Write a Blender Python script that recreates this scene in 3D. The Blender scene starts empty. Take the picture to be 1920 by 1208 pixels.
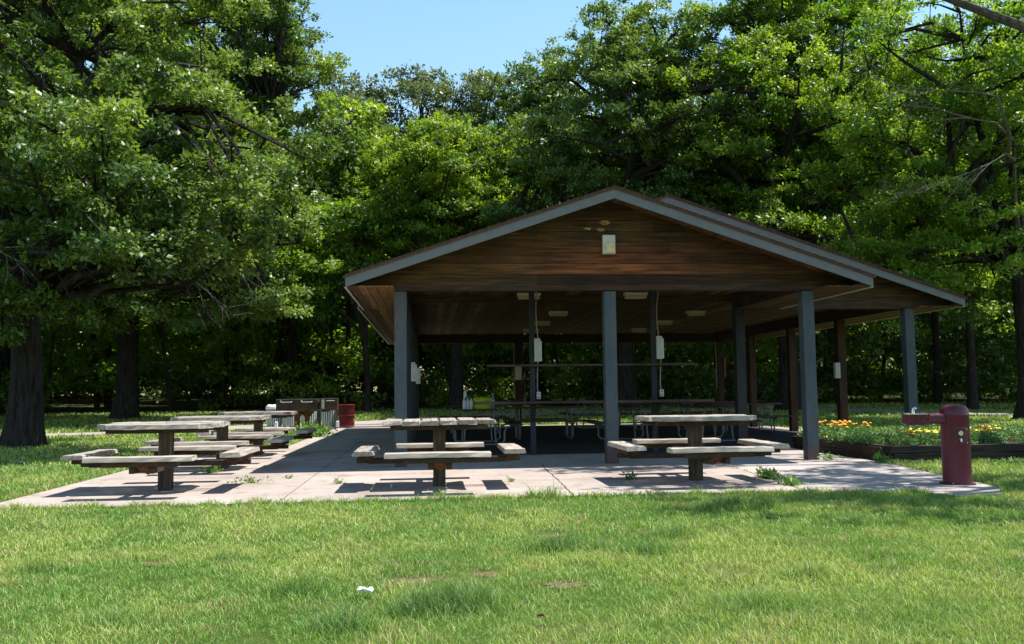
import bpy, math, random
import numpy as np
from mathutils import Matrix, Vector
R = math.radians
sc = bpy.context.scene
col = sc.collection
rng = np.random.default_rng(7)
random.seed(7)

# ------------------------------------------------------------------ camera
cam_d = bpy.data.cameras.new('camera')
cam = bpy.data.objects.new('camera', cam_d)
col.objects.link(cam)
cam_d.sensor_width = 36.0
cam_d.lens = 36.0 * 1700 / 1920
cam_d.clip_start = 0.05
cam_d.clip_end = 2000
right = Vector((0.99591, -0.08985, -0.01145)); down = Vector((-0.00452, 0.07698, -0.99702))
fwd = right.cross(down).normalized(); down = fwd.cross(right).normalized(); right.normalize()
m = Matrix.Identity(4)
for i, v in enumerate((right, -down, -fwd)):
    m[0][i], m[1][i], m[2][i] = v.x, v.y, v.z
m[2][3] = 1.14
cam.matrix_world = m
sc.camera = cam

# ------------------------------------------------------------------ light
SUN = Vector((0.47, -0.015, 1.0)).normalized()          # towards the sun
elev = math.asin(SUN.z)
w = bpy.data.worlds.new('World'); sc.world = w; w.use_nodes = True
nt = w.node_tree
bg = nt.nodes['Background']
sky = nt.nodes.new('ShaderNodeTexSky'); sky.sky_type = 'NISHITA'; sky.sun_disc = False
sky.sun_elevation = elev
sky.sun_rotation = math.atan2(SUN.x, SUN.y)
sky.air_density = 2.0; sky.dust_density = 0.3; sky.ozone_density = 2.0
# hazier, brighter air low over the horizon than overhead
tc = nt.nodes.new('ShaderNodeTexCoord'); sx = nt.nodes.new('ShaderNodeSeparateXYZ'); nt.links.new(tc.outputs['Generated'], sx.inputs[0])
mr = nt.nodes.new('ShaderNodeMapRange'); mr.inputs[1].default_value = 0.40; mr.inputs[2].default_value = 0.80; mr.inputs[3].default_value = 2.0; mr.inputs[4].default_value = 0.85
nt.links.new(sx.outputs[2], mr.inputs[0])
vm = nt.nodes.new('ShaderNodeVectorMath'); vm.operation = 'SCALE'; nt.links.new(sky.outputs[0], vm.inputs[0]); nt.links.new(mr.outputs[0], vm.inputs['Scale'])
vb = nt.nodes.new('ShaderNodeVectorMath'); vb.operation = 'MULTIPLY'; vb.inputs[1].default_value = (0.80, 0.97, 1.14)
nt.links.new(vm.outputs[0], vb.inputs[0]); nt.links.new(vb.outputs[0], bg.inputs[0])
bg.inputs[1].default_value = 0.055
sd = bpy.data.lights.new('sun', 'SUN'); sd.energy = 5.0; sd.angle = R(0.53); sd.color = (1.0, 0.95, 0.88)
so = bpy.data.objects.new('sun', sd); col.objects.link(so)
so.rotation_euler = SUN.to_track_quat('Z', 'Y').to_euler()
sc.view_settings.view_transform = 'Standard'
sc.view_settings.look = 'None'
sc.view_settings.exposure = 0.78
sc.view_settings.gamma = 1.0
sc.cycles.max_bounces = 7
sc.cycles.transparent_max_bounces = 4

# ------------------------------------------------------------------ materials
def mat(name, base, rough=0.8, spec=0.3, metal=0.0):
    m = bpy.data.materials.new(name); m.use_nodes = True
    b = m.node_tree.nodes['Principled BSDF']
    b.inputs['Base Color'].default_value = (*base, 1)
    b.inputs['Roughness'].default_value = rough
    b.inputs['Specular IOR Level'].default_value = spec
    b.inputs['Metallic'].default_value = metal
    return m, m.node_tree, b
def noise(t, scale, detail=4, rough=0.6, vec=None):
    n = t.nodes.new('ShaderNodeTexNoise'); n.inputs['Scale'].default_value = scale
    n.inputs['Detail'].default_value = detail; n.inputs['Roughness'].default_value = rough
    if vec is not None: t.links.new(vec, n.inputs['Vector'])
    return n.outputs[0]
def ramp(t, fac, stops):
    r = t.nodes.new('ShaderNodeValToRGB'); e = r.color_ramp.elements
    while len(e) < len(stops): e.new(0.5)
    for i, (p, c) in enumerate(stops):
        e[i].position = p; e[i].color = (*c, 1) if len(c) == 3 else c
    t.links.new(fac, r.inputs[0]); return r.outputs[0]
def mixc(t, fac, a, b, mode='MIX'):
    n = t.nodes.new('ShaderNodeMix'); n.data_type = 'RGBA'; n.blend_type = mode
    for s, v in ((n.inputs[0], fac), (n.inputs[6], a), (n.inputs[7], b)):
        if hasattr(v, 'is_linked'): t.links.new(v, s)
        elif isinstance(v, (int, float)): s.default_value = v
        else: s.default_value = (*v, 1)
    return n.outputs[2]
def coords(t, scale=(1, 1, 1), rot=(0, 0, 0), obj=True):
    c = t.nodes.new('ShaderNodeTexCoord'); mp = t.nodes.new('ShaderNodeMapping')
    mp.inputs['Scale'].default_value = scale; mp.inputs['Rotation'].default_value = rot
    if obj: t.links.new(c.outputs['Object'], mp.inputs[0])
    else:
        g = t.nodes.new('ShaderNodeNewGeometry'); t.links.new(g.outputs['Position'], mp.inputs[0])
    return mp.outputs[0]
def attr(t, name='Col'):
    a = t.nodes.new('ShaderNodeAttribute'); a.attribute_name = name; return a.outputs['Color']
def bump(t, b, h, strength=0.4, dist=0.01):
    n = t.nodes.new('ShaderNodeBump'); n.inputs['Strength'].default_value = strength
    n.inputs['Distance'].default_value = dist
    t.links.new(h, n.inputs['Height']); t.links.new(n.outputs[0], b.inputs['Normal'])

M = {}
def leafmat(name, c1, c2, rough=0.42, trans=0.35, tint=(1.5, 1.6, 0.45)):
    m, t, b = mat(name, c1, rough, 0.5)
    c = mixc(t, attr(t), c1, c2)
    t.links.new(c, b.inputs['Base Color'])
    tr = t.nodes.new('ShaderNodeBsdfTranslucent')
    t.links.new(mixc(t, 1.0, c, tint, 'MULTIPLY'), tr.inputs[0])
    mx = t.nodes.new('ShaderNodeMixShader'); mx.inputs[0].default_value = trans
    out = t.nodes['Material Output']
    t.links.new(b.outputs[0], mx.inputs[1]); t.links.new(tr.outputs[0], mx.inputs[2])
    t.links.new(mx.outputs[0], out.inputs[0])
    M[name] = m
TI = (1.9, 1.85, 0.5)
leafmat('oak_leaf', (0.050, 0.105, 0.024), (0.215, 0.305, 0.085), 0.40, 0.36, TI)
leafmat('pale_leaf', (0.065, 0.10, 0.045), (0.185, 0.235, 0.115), 0.40, 0.25, TI)
leafmat('maple_leaf', (0.068, 0.145, 0.018), (0.25, 0.35, 0.05), 0.44, 0.44, TI)
leafmat('dark_leaf', (0.035, 0.08, 0.018), (0.13, 0.20, 0.045), 0.42, 0.30, TI)
leafmat('bright_leaf', (0.068, 0.15, 0.018), (0.23, 0.34, 0.05), 0.44, 0.48, TI)
leafmat('wood_leaf', (0.03, 0.065, 0.018), (0.11, 0.18, 0.04), 0.46, 0.34, TI)
leafmat('flower_leaf', (0.06, 0.13, 0.035), (0.14, 0.25, 0.08), 0.5, 0.3)
leafmat('weed_leaf', (0.08, 0.18, 0.03), (0.16, 0.30, 0.05), 0.45, 0.35)

def bark(name, c1, c2):
    m, t, b = mat(name, c1, 0.95, 0.1)
    v = coords(t, (9, 9, 1.3)); n = noise(t, 1.6, 6, 0.7, v)
    c = ramp(t, n, [(0.35, c1), (0.62, c2)])
    t.links.new(c, b.inputs['Base Color']); bump(t, b, n, 0.9, 0.05); M[name] = m
bark('bark_dark', (0.012, 0.010, 0.010), (0.055, 0.046, 0.042))
bark('bark_grey', (0.05, 0.042, 0.036), (0.15, 0.13, 0.11))
bark('dead_wood', (0.08, 0.065, 0.055), (0.20, 0.17, 0.15))

# lawn
m, t, b = mat('lawn', (0.1, 0.16, 0.04), 0.95, 0.1)
v = coords(t, obj=False)
n1 = noise(t, 0.45, 5, 0.6, v); n2 = noise(t, 2.6, 5, 0.7, v); n3 = noise(t, 60, 3, 0.7, v)
c = ramp(t, n1, [(0.3, (0.055, 0.105, 0.022)), (0.55, (0.085, 0.135, 0.03)), (0.75, (0.12, 0.155, 0.045))])
c = mixc(t, ramp(t, n2, [(0.55, (0, 0, 0)), (0.75, (0.8, 0.8, 0.8))]), c, (0.155, 0.135, 0.065))
c = mixc(t, 0.6, c, ramp(t, n3, [(0.3, (0.35, 0.35, 0.35)), (0.7, (1.3, 1.3, 1.2))]), 'MULTIPLY')
t.links.new(c, b.inputs['Base Color']); bump(t, b, n3, 0.8, 0.03); M['lawn'] = m
# grass blades
m, t, b = mat('blade', (0.1, 0.2, 0.03), 0.5, 0.35)
t.links.new(attr(t), b.inputs['Base Color'])
tr = t.nodes.new('ShaderNodeBsdfTranslucent'); t.links.new(mixc(t, 1.0, attr(t), (1.3, 1.35, 0.6), 'MULTIPLY'), tr.inputs[0])
mx = t.nodes.new('ShaderNodeMixShader'); mx.inputs[0].default_value = 0.3
t.links.new(b.outputs[0], mx.inputs[1]); t.links.new(tr.outputs[0], mx.inputs[2]); t.links.new(mx.outputs[0], t.nodes['Material Output'].inputs[0])
M['blade'] = m

def concrete(name, ca, cb, cc, stain=0.5):
    m, t, b = mat(name, ca, 0.88, 0.2)
    v = coords(t, obj=False)
    n1 = noise(t, 0.55, 8, 0.75, v); n2 = noise(t, 90, 2, 0.6, v); n3 = noise(t, 1.9, 9, 0.8, v)
    c = ramp(t, n1, [(0.3, ca), (0.6, cb)])
    c = mixc(t, ramp(t, n3, [(0.52, (0, 0, 0)), (0.66, (stain,) * 3)]), c, cc)
    c = mixc(t, 0.55, c, ramp(t, n2, [(0.3, (0.6, 0.6, 0.6)), (0.7, (1.2, 1.2, 1.2))]), 'MULTIPLY')
    t.links.new(c, b.inputs['Base Color']); bump(t, b, n2, 0.3, 0.004); M[name] = m
concrete('concrete', (0.30, 0.245, 0.215), (0.455, 0.392, 0.352), (0.20, 0.15, 0.118), .75)
concrete('concrete_pad', (0.36, 0.31, 0.285), (0.46, 0.405, 0.375), (0.24, 0.20, 0.175))
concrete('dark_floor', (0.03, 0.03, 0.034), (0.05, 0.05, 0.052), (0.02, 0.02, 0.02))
concrete('path', (0.30, 0.27, 0.25), (0.38, 0.34, 0.32), (0.2, 0.18, 0.16))
M['joint'] = mat('joint', (0.10, 0.085, 0.07), 0.95)[0]

def timber(name, c1, c2, c3, along=(1, 1, 1), sc_=3.0, tintv=True, rough=0.8, bs=0.4):
    m, t, b = mat(name, c1, rough, 0.25)
    v = coords(t, along)
    n = noise(t, sc_, 6, 0.65, v); n2 = noise(t, 1.1, 4, 0.6, coords(t))
    c = ramp(t, n, [(0.3, c1), (0.52, c2), (0.72, c3)])
    c = mixc(t, 0.6, c, ramp(t, n2, [(0.3, (0.55, 0.55, 0.55)), (0.7, (1.25, 1.2, 1.15))]), 'MULTIPLY')
    if tintv: c = mixc(t, 1.0, c, attr(t), 'MULTIPLY')
    t.links.new(c, b.inputs['Base Color']); bump(t, b, n, bs, 0.006); M[name] = m
timber('plank_x', (0.20, 0.17, 0.14), (0.39, 0.35, 0.305), (0.52, 0.475, 0.42), (1.2, 14, 14), 2.2)
timber('plank_y', (0.20, 0.165, 0.135), (0.37, 0.33, 0.29), (0.50, 0.455, 0.405), (14, 1.2, 14), 2.2)
timber('table_frame', (0.022, 0.016, 0.012), (0.05, 0.033, 0.022), (0.10, 0.065, 0.04), (5, 5, 5), 1.5, False)
timber('table_post', (0.03, 0.024, 0.019), (0.07, 0.055, 0.04), (0.13, 0.105, 0.075), (14, 14, 1.5), 1.8, False)
timber('gable_wood', (0.020, 0.011, 0.006), (0.080, 0.043, 0.017), (0.155, 0.084, 0.032), (0.7, 12, 12), 2.0)
timber('ceiling_wood', (0.038, 0.020, 0.009), (0.10, 0.052, 0.021), (0.18, 0.098, 0.040), (9, 0.6, 9), 2.0)
timber('beam_wood', (0.02, 0.013, 0.010), (0.055, 0.032, 0.020), (0.10, 0.055, 0.033), (1, 1, 6), 2.0, False)
timber('counter_wood', (0.04, 0.03, 0.025), (0.09, 0.065, 0.055), (0.14, 0.105, 0.09), (1, 8, 8), 2.0, False)
timber('planter_wood', (0.012, 0.009, 0.008), (0.032, 0.024, 0.020), (0.06, 0.045, 0.036), (1, 1, 9), 2.0, False)
# painted posts: blue-grey paint, rust-brown where it wore off
m, t, b = mat('post_paint', (0.1, 0.15, 0.18), 0.6, 0.4)
v = coords(t, (1, 1, 0.35), obj=False); n = noise(t, 3.4, 6, 0.7, v); n2 = noise(t, 22, 4, 0.7, v)
c = ramp(t, n, [(0.3, (0.038, 0.062, 0.078)), (0.5, (0.058, 0.078, 0.092)), (0.6, (0.08, 0.088, 0.098)), (0.7, (0.09, 0.055, 0.042))])
c = mixc(t, 0.5, c, ramp(t, n2, [(0.3, (0.7, 0.7, 0.7)), (0.7, (1.2, 1.2, 1.2))]), 'MULTIPLY')
sp = t.nodes.new('ShaderNodeSeparateXYZ'); g_ = t.nodes.new('ShaderNodeNewGeometry'); t.links.new(g_.outputs['Position'], sp.inputs[0])
ma = t.nodes.new('ShaderNodeMath'); ma.operation = 'MULTIPLY_ADD'; t.links.new(n, ma.inputs[0]); ma.inputs[1].default_value = -.28; t.links.new(sp.outputs[2], ma.inputs[2])
fr_ = ramp(t, ma.outputs[0], [(0.0, (.8, .8, .8)), (0.10, (0, 0, 0))]); c = mixc(t, fr_, c, (0.10, 0.055, 0.04))
t.links.new(c, b.inputs['Base Color']); bump(t, b, n2, 0.3, 0.004); M['post_paint'] = m
m, t, b = mat('post_shaded', (0.03, 0.04, 0.05), 0.7, 0.3)  # post paint darkened for inner posts, the roof's shade put into the colour
n = noise(t, 4, 6, 0.7, coords(t, (1, 1, 0.25), obj=False)); t.links.new(ramp(t, n, [(0.3, (0.014, 0.018, 0.026)), (0.55, (0.03, 0.036, 0.046)), (0.7, (0.05, 0.032, 0.026))]), b.inputs['Base Color']); M['post_shaded'] = m
m, t, b = mat('post_brown', (0.08, 0.045, 0.03), 0.8, 0.2)
n = noise(t, 4, 6, 0.7, coords(t, (1, 1, 0.25), obj=False)); t.links.new(ramp(t, n, [(0.3, (0.02, 0.014, 0.012)), (0.7, (0.075, 0.045, 0.03))]), b.inputs['Base Color']); M['post_brown'] = m
m, t, b = mat('fascia', (0.3, 0.32, 0.35), 0.55, 0.4)
n = noise(t, 6, 5, 0.7, coords(t)); t.links.new(ramp(t, n, [(0.3, (0.135, 0.137, 0.148)), (0.7, (0.18, 0.18, 0.188))]), b.inputs['Base Color']); M['fascia'] = m
m, t, b = mat('shingle', (0.12, 0.07, 0.06), 0.95, 0.1)
br = t.nodes.new('ShaderNodeTexBrick'); t.links.new(coords(t, (3, 3, 3), (0, 0, R(90))), br.inputs[0])
br.inputs['Color1'].default_value = (0.12, 0.065, 0.055, 1); br.inputs['Color2'].default_value = (0.17, 0.10, 0.085, 1); br.inputs['Mortar'].default_value = (0.05, 0.03, 0.03, 1)
n = noise(t, 40, 4, 0.7, coords(t)); t.links.new(mixc(t, 0.5, br.outputs[0], ramp(t, n, [(0.3, (0.5, 0.5, 0.5)), (0.7, (1.3, 1.3, 1.3))]), 'MULTIPLY'), b.inputs['Base Color']); bump(t, b, n, 0.6, 0.01); M['shingle'] = m
def speck(name, c1, c2, scale=20, rough=0.6, spec=0.4, metal=0.0, bs=0.0):
    m, t, b = mat(name, c1, rough, spec, metal)
    n = noise(t, scale, 5, 0.7, coords(t)); t.links.new(ramp(t, n, [(0.35, c1), (0.65, c2)]), b.inputs['Base Color'])
    if bs: bump(t, b, n, bs, 0.003)
    M[name] = m
speck('drip_edge', (0.45, 0.40, 0.33), (0.6, 0.55, 0.47), 8)
speck('white_box', (0.5, 0.52, 0.53), (0.6, 0.61, 0.61), 9, 0.5)
speck('lens', (0.40, 0.33, 0.14), (0.56, 0.48, 0.26), 14, 0.35, 0.5)
speck('wall_lens', (0.55, 0.42, 0.18), (0.72, 0.62, 0.38), 14, 0.35, 0.5)
speck('lamp_case', (0.50, 0.48, 0.42), (0.60, 0.58, 0.52), 20, 0.5)
speck('galvanised', (0.14, 0.155, 0.175), (0.22, 0.235, 0.255), 30, 0.55, 0.5, 0.3)
speck('conduit', (0.22, 0.20, 0.17), (0.32, 0.29, 0.25), 20)
speck('maroon', (0.095, 0.009, 0.022), (0.135, 0.014, 0.034), 35, 0.42, 0.5, 0, 0.15)
speck('maroon_dark', (0.07, 0.009, 0.018), (0.095, 0.012, 0.024), 35, 0.5, 0.5)
speck('steel', (0.6, 0.61, 0.62), (0.75, 0.75, 0.76), 12, 0.22, 0.5, 1.0)
speck('brass', (0.5, 0.47, 0.4), (0.62, 0.58, 0.5), 12, 0.3, 0.5, 1.0)
speck('grill_steel', (0.025, 0.026, 0.034), (0.13, 0.06, 0.035), 4.5, 0.6, 0.5, 0.3, 0.3)
speck('rust', (0.10, 0.032, 0.012), (0.25, 0.09, 0.035), 9, 0.9, 0.2, 0, 0.4)
speck('grill_rim', (0.16, 0.14, 0.13), (0.28, 0.25, 0.23), 12, 0.6)
speck('pale_metal', (0.55, 0.50, 0.46), (0.70, 0.62, 0.58), 12, 0.5)
speck('bin_slat', (0.33, 0.40, 0.38), (0.45, 0.50, 0.49), 5, 0.55)
speck('bin_inner', (0.012, 0.016, 0.016), (0.03, 0.035, 0.035), 8, 0.8)
speck('red_metal', (0.17, 0.012, 0.014), (0.25, 0.022, 0.022), 14, 0.5)
speck('red_dark', (0.05, 0.005, 0.006), (0.08, 0.008, 0.009), 14, 0.7)
speck('plastic_white', (0.7, 0.72, 0.74), (0.8, 0.8, 0.8), 10, 0.35)
speck('paper', (0.78, 0.78, 0.78), (0.85, 0.85, 0.85), 10, 0.8)
speck('green_bag', (0.30, 0.42, 0.015), (0.38, 0.50, 0.03), 10, 0.7)
speck('water_pack', (0.35, 0.42, 0.5), (0.65, 0.7, 0.75), 22, 0.2, 0.6)
speck('blue_bottle', (0.03, 0.12, 0.20), (0.06, 0.2, 0.3), 10, 0.2, 0.6)
speck('orange_fl', (0.75, 0.26, 0.01), (0.85, 0.42, 0.02), 30, 0.7)
speck('yellow_fl', (0.80, 0.62, 0.03), (0.85, 0.72, 0.10), 30, 0.7)
speck('pink_fl', (0.75, 0.15, 0.22), (0.8, 0.3, 0.35), 30, 0.7)
speck('white_fl', (0.8, 0.8, 0.72), (0.85, 0.85, 0.8), 30, 0.7)
speck('dark_red_fl', (0.18, 0.02, 0.03), (0.25, 0.04, 0.04), 30, 0.7)
speck('soil', (0.03, 0.02, 0.014), (0.07, 0.05, 0.035), 20, 1.0, 0.1, 0, 0.6)
speck('litter_floor', (0.025, 0.03, 0.012), (0.07, 0.07, 0.03), 3, 1.0, 0.1, 0, 0.5)
speck('brown_leaf', (0.16, 0.09, 0.05), (0.3, 0.18, 0.11), 30, 0.8)
speck('outlet', (0.5, 0.52, 0.55), (0.6, 0.62, 0.65), 10, 0.4)

# ------------------------------------------------------------------ object helpers
def tag(o, label=None, cat=None, group=None, kind=None):
    if label: o['label'] = label
    if cat: o['category'] = cat
    if group: o['group'] = group
    if kind: o['kind'] = kind
    return o
def thing(name, label, cat, loc=(0, 0, 0), rz=0.0, group=None):
    o = bpy.data.objects.new(name, None); col.objects.link(o)
    o.location = loc; o.rotation_euler = (0, 0, rz); o.empty_display_size = 0.1
    return tag(o, label, cat, group)
def copy_tree(o, parent=None):
    c = o.copy(); col.objects.link(c)
    if parent is not None: c.parent = parent
    for ch in o.children: copy_tree(ch, c)
    return c
class MB:
    def __init__(s): s.v = []; s.f = []; s.t = []; s.m = []
    def add(s, vs, fs, tint=1.0, mi=0):
        k = len(s.v); s.v += [tuple(p) for p in vs]; s.t += [tint] * len(vs)
        s.f += [tuple(i + k for i in f) for f in fs]; s.m += [mi] * len(fs)
    def box(s, c, d, rz=0.0, tint=1.0, mi=0, mx=None):
        vs = []
        for z in (-.5, .5):
            for x, y in ((-.5, -.5), (.5, -.5), (.5, .5), (-.5, .5)):
                p = Vector((x * d[0], y * d[1], z * d[2]))
                if mx is not None: p = mx @ p
                p = Matrix.Rotation(rz, 3, 'Z') @ p
                vs.append((p.x + c[0], p.y + c[1], p.z + c[2]))
        s.add(vs, [(3, 2, 1, 0), (4, 5, 6, 7), (0, 1, 5, 4), (1, 2, 6, 5), (2, 3, 7, 6), (3, 0, 4, 7)], tint, mi)
    def bar(s, a, b, wd, h, tint=1.0, mi=0):
        a = Vector(a); b = Vector(b); d = (b - a)
        x = d.normalized(); up = Vector((0, 0, 1)) if abs(x.z) < .95 else Vector((0, 1, 0))
        y = up.cross(x).normalized(); z = x.cross(y)
        vs = []
        for p in (a, b):
            for i, j in ((-1, -1), (1, -1), (1, 1), (-1, 1)):
                vs.append(p + y * i * wd / 2 + z * j * h / 2)
        s.add(vs, [(0, 3, 2, 1), (4, 5, 6, 7), (0, 1, 5, 4), (1, 2, 6, 5), (2, 3, 7, 6), (3, 0, 4, 7)], tint, mi)
    def tube(s, pts, rad, n=8, mi=0, cap=True, tint=1.0):
        pts = [Vector(p) for p in pts]
        if not hasattr(rad, '__len__'): rad = [rad] * len(pts)
        vs = []; prev = None
        for i, p in enumerate(pts):
            d = (pts[min(i + 1, len(pts) - 1)] - pts[max(i - 1, 0)]).normalized()
            if prev is None:
                a = d.orthogonal().normalized()
            else:
                a = (prev - d * prev.dot(d)).normalized()
            prev = a; bb = d.cross(a)
            for k in range(n):
                an = 2 * math.pi * k / n
                vs.append(p + (a * math.cos(an) + bb * math.sin(an)) * rad[i])
        fs = []
        for i in range(len(pts) - 1):
            for k in range(n):
                k2 = (k + 1) % n
                fs.append((i * n + k, i * n + k2, (i + 1) * n + k2, (i + 1) * n + k))
        if cap:
            fs.append(tuple(range(n - 1, -1, -1))); fs.append(tuple((len(pts) - 1) * n + k for k in range(n)))
        s.add(vs, fs, tint, mi)
    def lathe(s, prof, c=(0, 0, 0), n=32, mi=0, tint=1.0):
        vs = []; fs = []
        for r, z in prof:
            for k in range(n):
                a = 2 * math.pi * k / n
                vs.append((c[0] + r * math.cos(a), c[1] + r * math.sin(a), c[2] + z))
        for i in range(len(prof) - 1):
            for k in range(n):
                k2 = (k + 1) % n
                fs.append((i * n + k, i * n + k2, (i + 1) * n + k2, (i + 1) * n + k))
        fs.append(tuple(range(n - 1, -1, -1))); fs.append(tuple((len(prof) - 1) * n + k for k in range(n)))
        s.add(vs, fs, tint, mi)
    def prism(s, poly, z0, z1, tint=1.0, mi=0):          # polygon in XY
        n = len(poly); vs = [(x, y, z0) for x, y in poly] + [(x, y, z1) for x, y in poly]
        fs = [tuple(range(n - 1, -1, -1)), tuple(range(n, 2 * n))] + [(i, (i + 1) % n, n + (i + 1) % n, n + i) for i in range(n)]
        s.add(vs, fs, tint, mi)
    def slab_xz(s, poly, y0, y1, tint=1.0, mi=0):       # polygon in XZ
        n = len(poly); vs = [(x, y0, z) for x, z in poly] + [(x, y1, z) for x, z in poly]
        fs = [tuple(range(n)), tuple(range(2 * n - 1, n - 1, -1))] + [(i, n + i, n + (i + 1) % n, (i + 1) % n) for i in range(n)]
        s.add(vs, fs, tint, mi)
    def plank(s, c, L, W, H, axis='x', jit=0.004, tint=1.0, mi=0, endskew=0.0, seg=9, clip0=(0, 0), clip1=(0, 0)):
        # weathered board: irregular edges and worn corners; clip = how far each long edge is cut back at each end
        vs = []; n = seg
        pr = [(-.5, -.38), (-.46, .42), (-.40, .5), (.40, .5), (.46, .42), (.5, -.38), (.46, -.5), (-.46, -.5)]
        sag = random.uniform(-.004, .004)
        for i in range(n + 1):
            u = i / n
            for (a, bz) in pr:
                e0 = clip0[0] if a < 0 else clip0[1]; e1 = clip1[0] if a < 0 else clip1[1]
                l = -L / 2 + e0 + (L - e0 - e1) * u
                j1 = random.uniform(-jit, jit); j2 = random.uniform(-jit, jit) * .6
                if i in (0, n): l += random.uniform(-jit, jit) * 2
                q = (l, a * W + j1, bz * H + j2 + sag * math.sin(u * 3.14))
                if axis == 'y': q = (-q[1], q[0], q[2])
                vs.append((c[0] + q[0], c[1] + q[1], c[2] + q[2]))
        k = len(pr); fs = []
        for i in range(n):
            for a in range(k):
                b2 = (a + 1) % k
                fs.append((i * k + a, i * k + b2, (i + 1) * k + b2, (i + 1) * k + a))
        fs.append(tuple(range(k - 1, -1, -1))); fs.append(tuple(n * k + a for a in range(k)))
        s.add(vs, fs, tint, mi)
    def build(s, name, material, parent=None, smooth=False, bevel=0.0, loc=None):
        me = bpy.data.meshes.new(name); me.from_pydata(s.v, [], s.f)
        mats = material if isinstance(material, (list, tuple)) else [material]
        for x in mats: me.materials.append(M[x])
        me.polygons.foreach_set('material_index', s.m)
        import bmesh
        bm = bmesh.new(); bm.from_mesh(me); bmesh.ops.recalc_face_normals(bm, faces=bm.faces); bm.to_mesh(me); bm.free()
        a = me.color_attributes.new('Col', 'FLOAT_COLOR', 'POINT')
        tt = []
        for x in s.t: tt += ([x, x, x, 1] if not isinstance(x, tuple) else [*x, 1])
        a.data.foreach_set('color', tt)
        if smooth:
            me.polygons.foreach_set('use_smooth', [True] * len(me.polygons))
            me.set_sharp_from_angle(angle=R(40))
        me.update()
        o = bpy.data.objects.new(name, me); col.objects.link(o)
        if parent is not None: o.parent = parent
        if loc: o.location = loc
        if bevel:
            md = o.modifiers.new('bevel', 'BEVEL'); md.width = bevel; md.segments = 2; md.limit_method = 'ANGLE'
        return o
def npmesh(name, V, F, material, colr=None, parent=None, smooth=False):
    """V (n,3); F (m,k) fixed-size faces or a list of such arrays"""
    me = bpy.data.meshes.new(name)
    Fs = F if isinstance(F, list) else [F]
    me.vertices.add(len(V)); me.vertices.foreach_set('co', np.ascontiguousarray(V, dtype=np.float32).ravel())
    tot = sum(f.size for f in Fs); npoly = sum(len(f) for f in Fs)
    me.loops.add(tot); me.loops.foreach_set('vertex_index', np.concatenate([f.ravel() for f in Fs]).astype(np.int32))
    me.polygons.add(npoly)
    lt = np.concatenate([np.full(len(f), f.shape[1]) for f in Fs]).astype(np.int32)
    me.polygons.foreach_set('loop_start', (np.cumsum(lt) - lt).astype(np.int32))
    me.update(calc_edges=True)
    me.materials.append(M[material])
    if colr is not None:
        a = me.color_attributes.new('Col', 'FLOAT_COLOR', 'POINT')
        c4 = np.ones((len(V), 4), np.float32); c4[:, :3] = colr if colr.ndim == 2 else colr[:, None]
        a.data.foreach_set('color', c4.ravel())
    o = bpy.data.objects.new(name, me); col.objects.link(o)
    if parent is not None: o.parent = parent
    return o
def gz(y): return max(0.0, 0.025 * (y - 30)) if y < 80 else 1.25
_G = np.random.default_rng(3).random((256, 256))
def vnoise(x, y, s):
    x = np.asarray(x) * s + 1000; y = np.asarray(y) * s + 1000
    xi = np.floor(x).astype(int); yi = np.floor(y).astype(int); fx = x - xi; fy = y - yi
    fx = fx * fx * (3 - 2 * fx); fy = fy * fy * (3 - 2 * fy)
    g = lambda i, j: _G[i % 256, j % 256]
    return (g(xi, yi) * (1 - fx) + g(xi + 1, yi) * fx) * (1 - fy) + (g(xi, yi + 1) * (1 - fx) + g(xi + 1, yi + 1) * fx) * fy

# ------------------------------------------------------------------ ground
def lawn_sheet():
    xs = np.concatenate([np.linspace(-600, -60, 8), np.linspace(-55, 65, 61), np.linspace(70, 600, 8)])
    ys = np.concatenate([[-300, -100, -30, -10], np.linspace(-4, 90, 95), [120, 200, 400, 900]])
    X, Y = np.meshgrid(xs, ys); Z = np.array([gz(y) for y in ys])[:, None] + 0 * X
    Z = Z + 0.03 * (vnoise(X, Y, 0.5) - 0.5) * (Y > 32) * (Y < 90) - 0.03
    V = np.stack([X.ravel(), Y.ravel(), Z.ravel()], 1); nx = len(xs); ny = len(ys)
    i, j = np.meshgrid(np.arange(nx - 1), np.arange(ny - 1)); k = (j * nx + i).ravel()
    F = np.stack([k, k + 1, k + nx + 1, k + nx], 1)
    o = npmesh('ground', V, F, 'lawn'); tag(o, kind='structure')
lawn_sheet()
SLAB = [(-4.65, 9.82), (1.55, 9.84), (4.15, 9.90), (4.38, 12.6), (4.42, 16.4), (10.3, 17.2), (10.3, 30.5), (-3.1, 30.6), (-3.1, 19.6), (-4.65, 19.4)]
b_ = MB(); b_.prism(SLAB, -0.14, 0.0)
tag(b_.build('concrete_slab', 'concrete'), kind='structure')
PAD = [(4.17, 9.86), (5.36, 9.50), (5.50, 9.16), (6.05, 9.25), (6.42, 9.86), (6.62, 11.5), (6.9, 13.5), (6.85, 17.1), (4.44, 16.38), (4.40, 12.6)]
b_ = MB(); b_.prism([(x + (0.012 if x < 4.5 else 0), y) for x, y in PAD], -0.13, -0.006)
tag(b_.build('walkway_slab', 'concrete_pad'), kind='structure')
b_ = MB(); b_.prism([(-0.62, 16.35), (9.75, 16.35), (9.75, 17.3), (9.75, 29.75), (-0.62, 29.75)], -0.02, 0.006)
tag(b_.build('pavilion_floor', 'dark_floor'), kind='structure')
b_ = MB()
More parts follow.
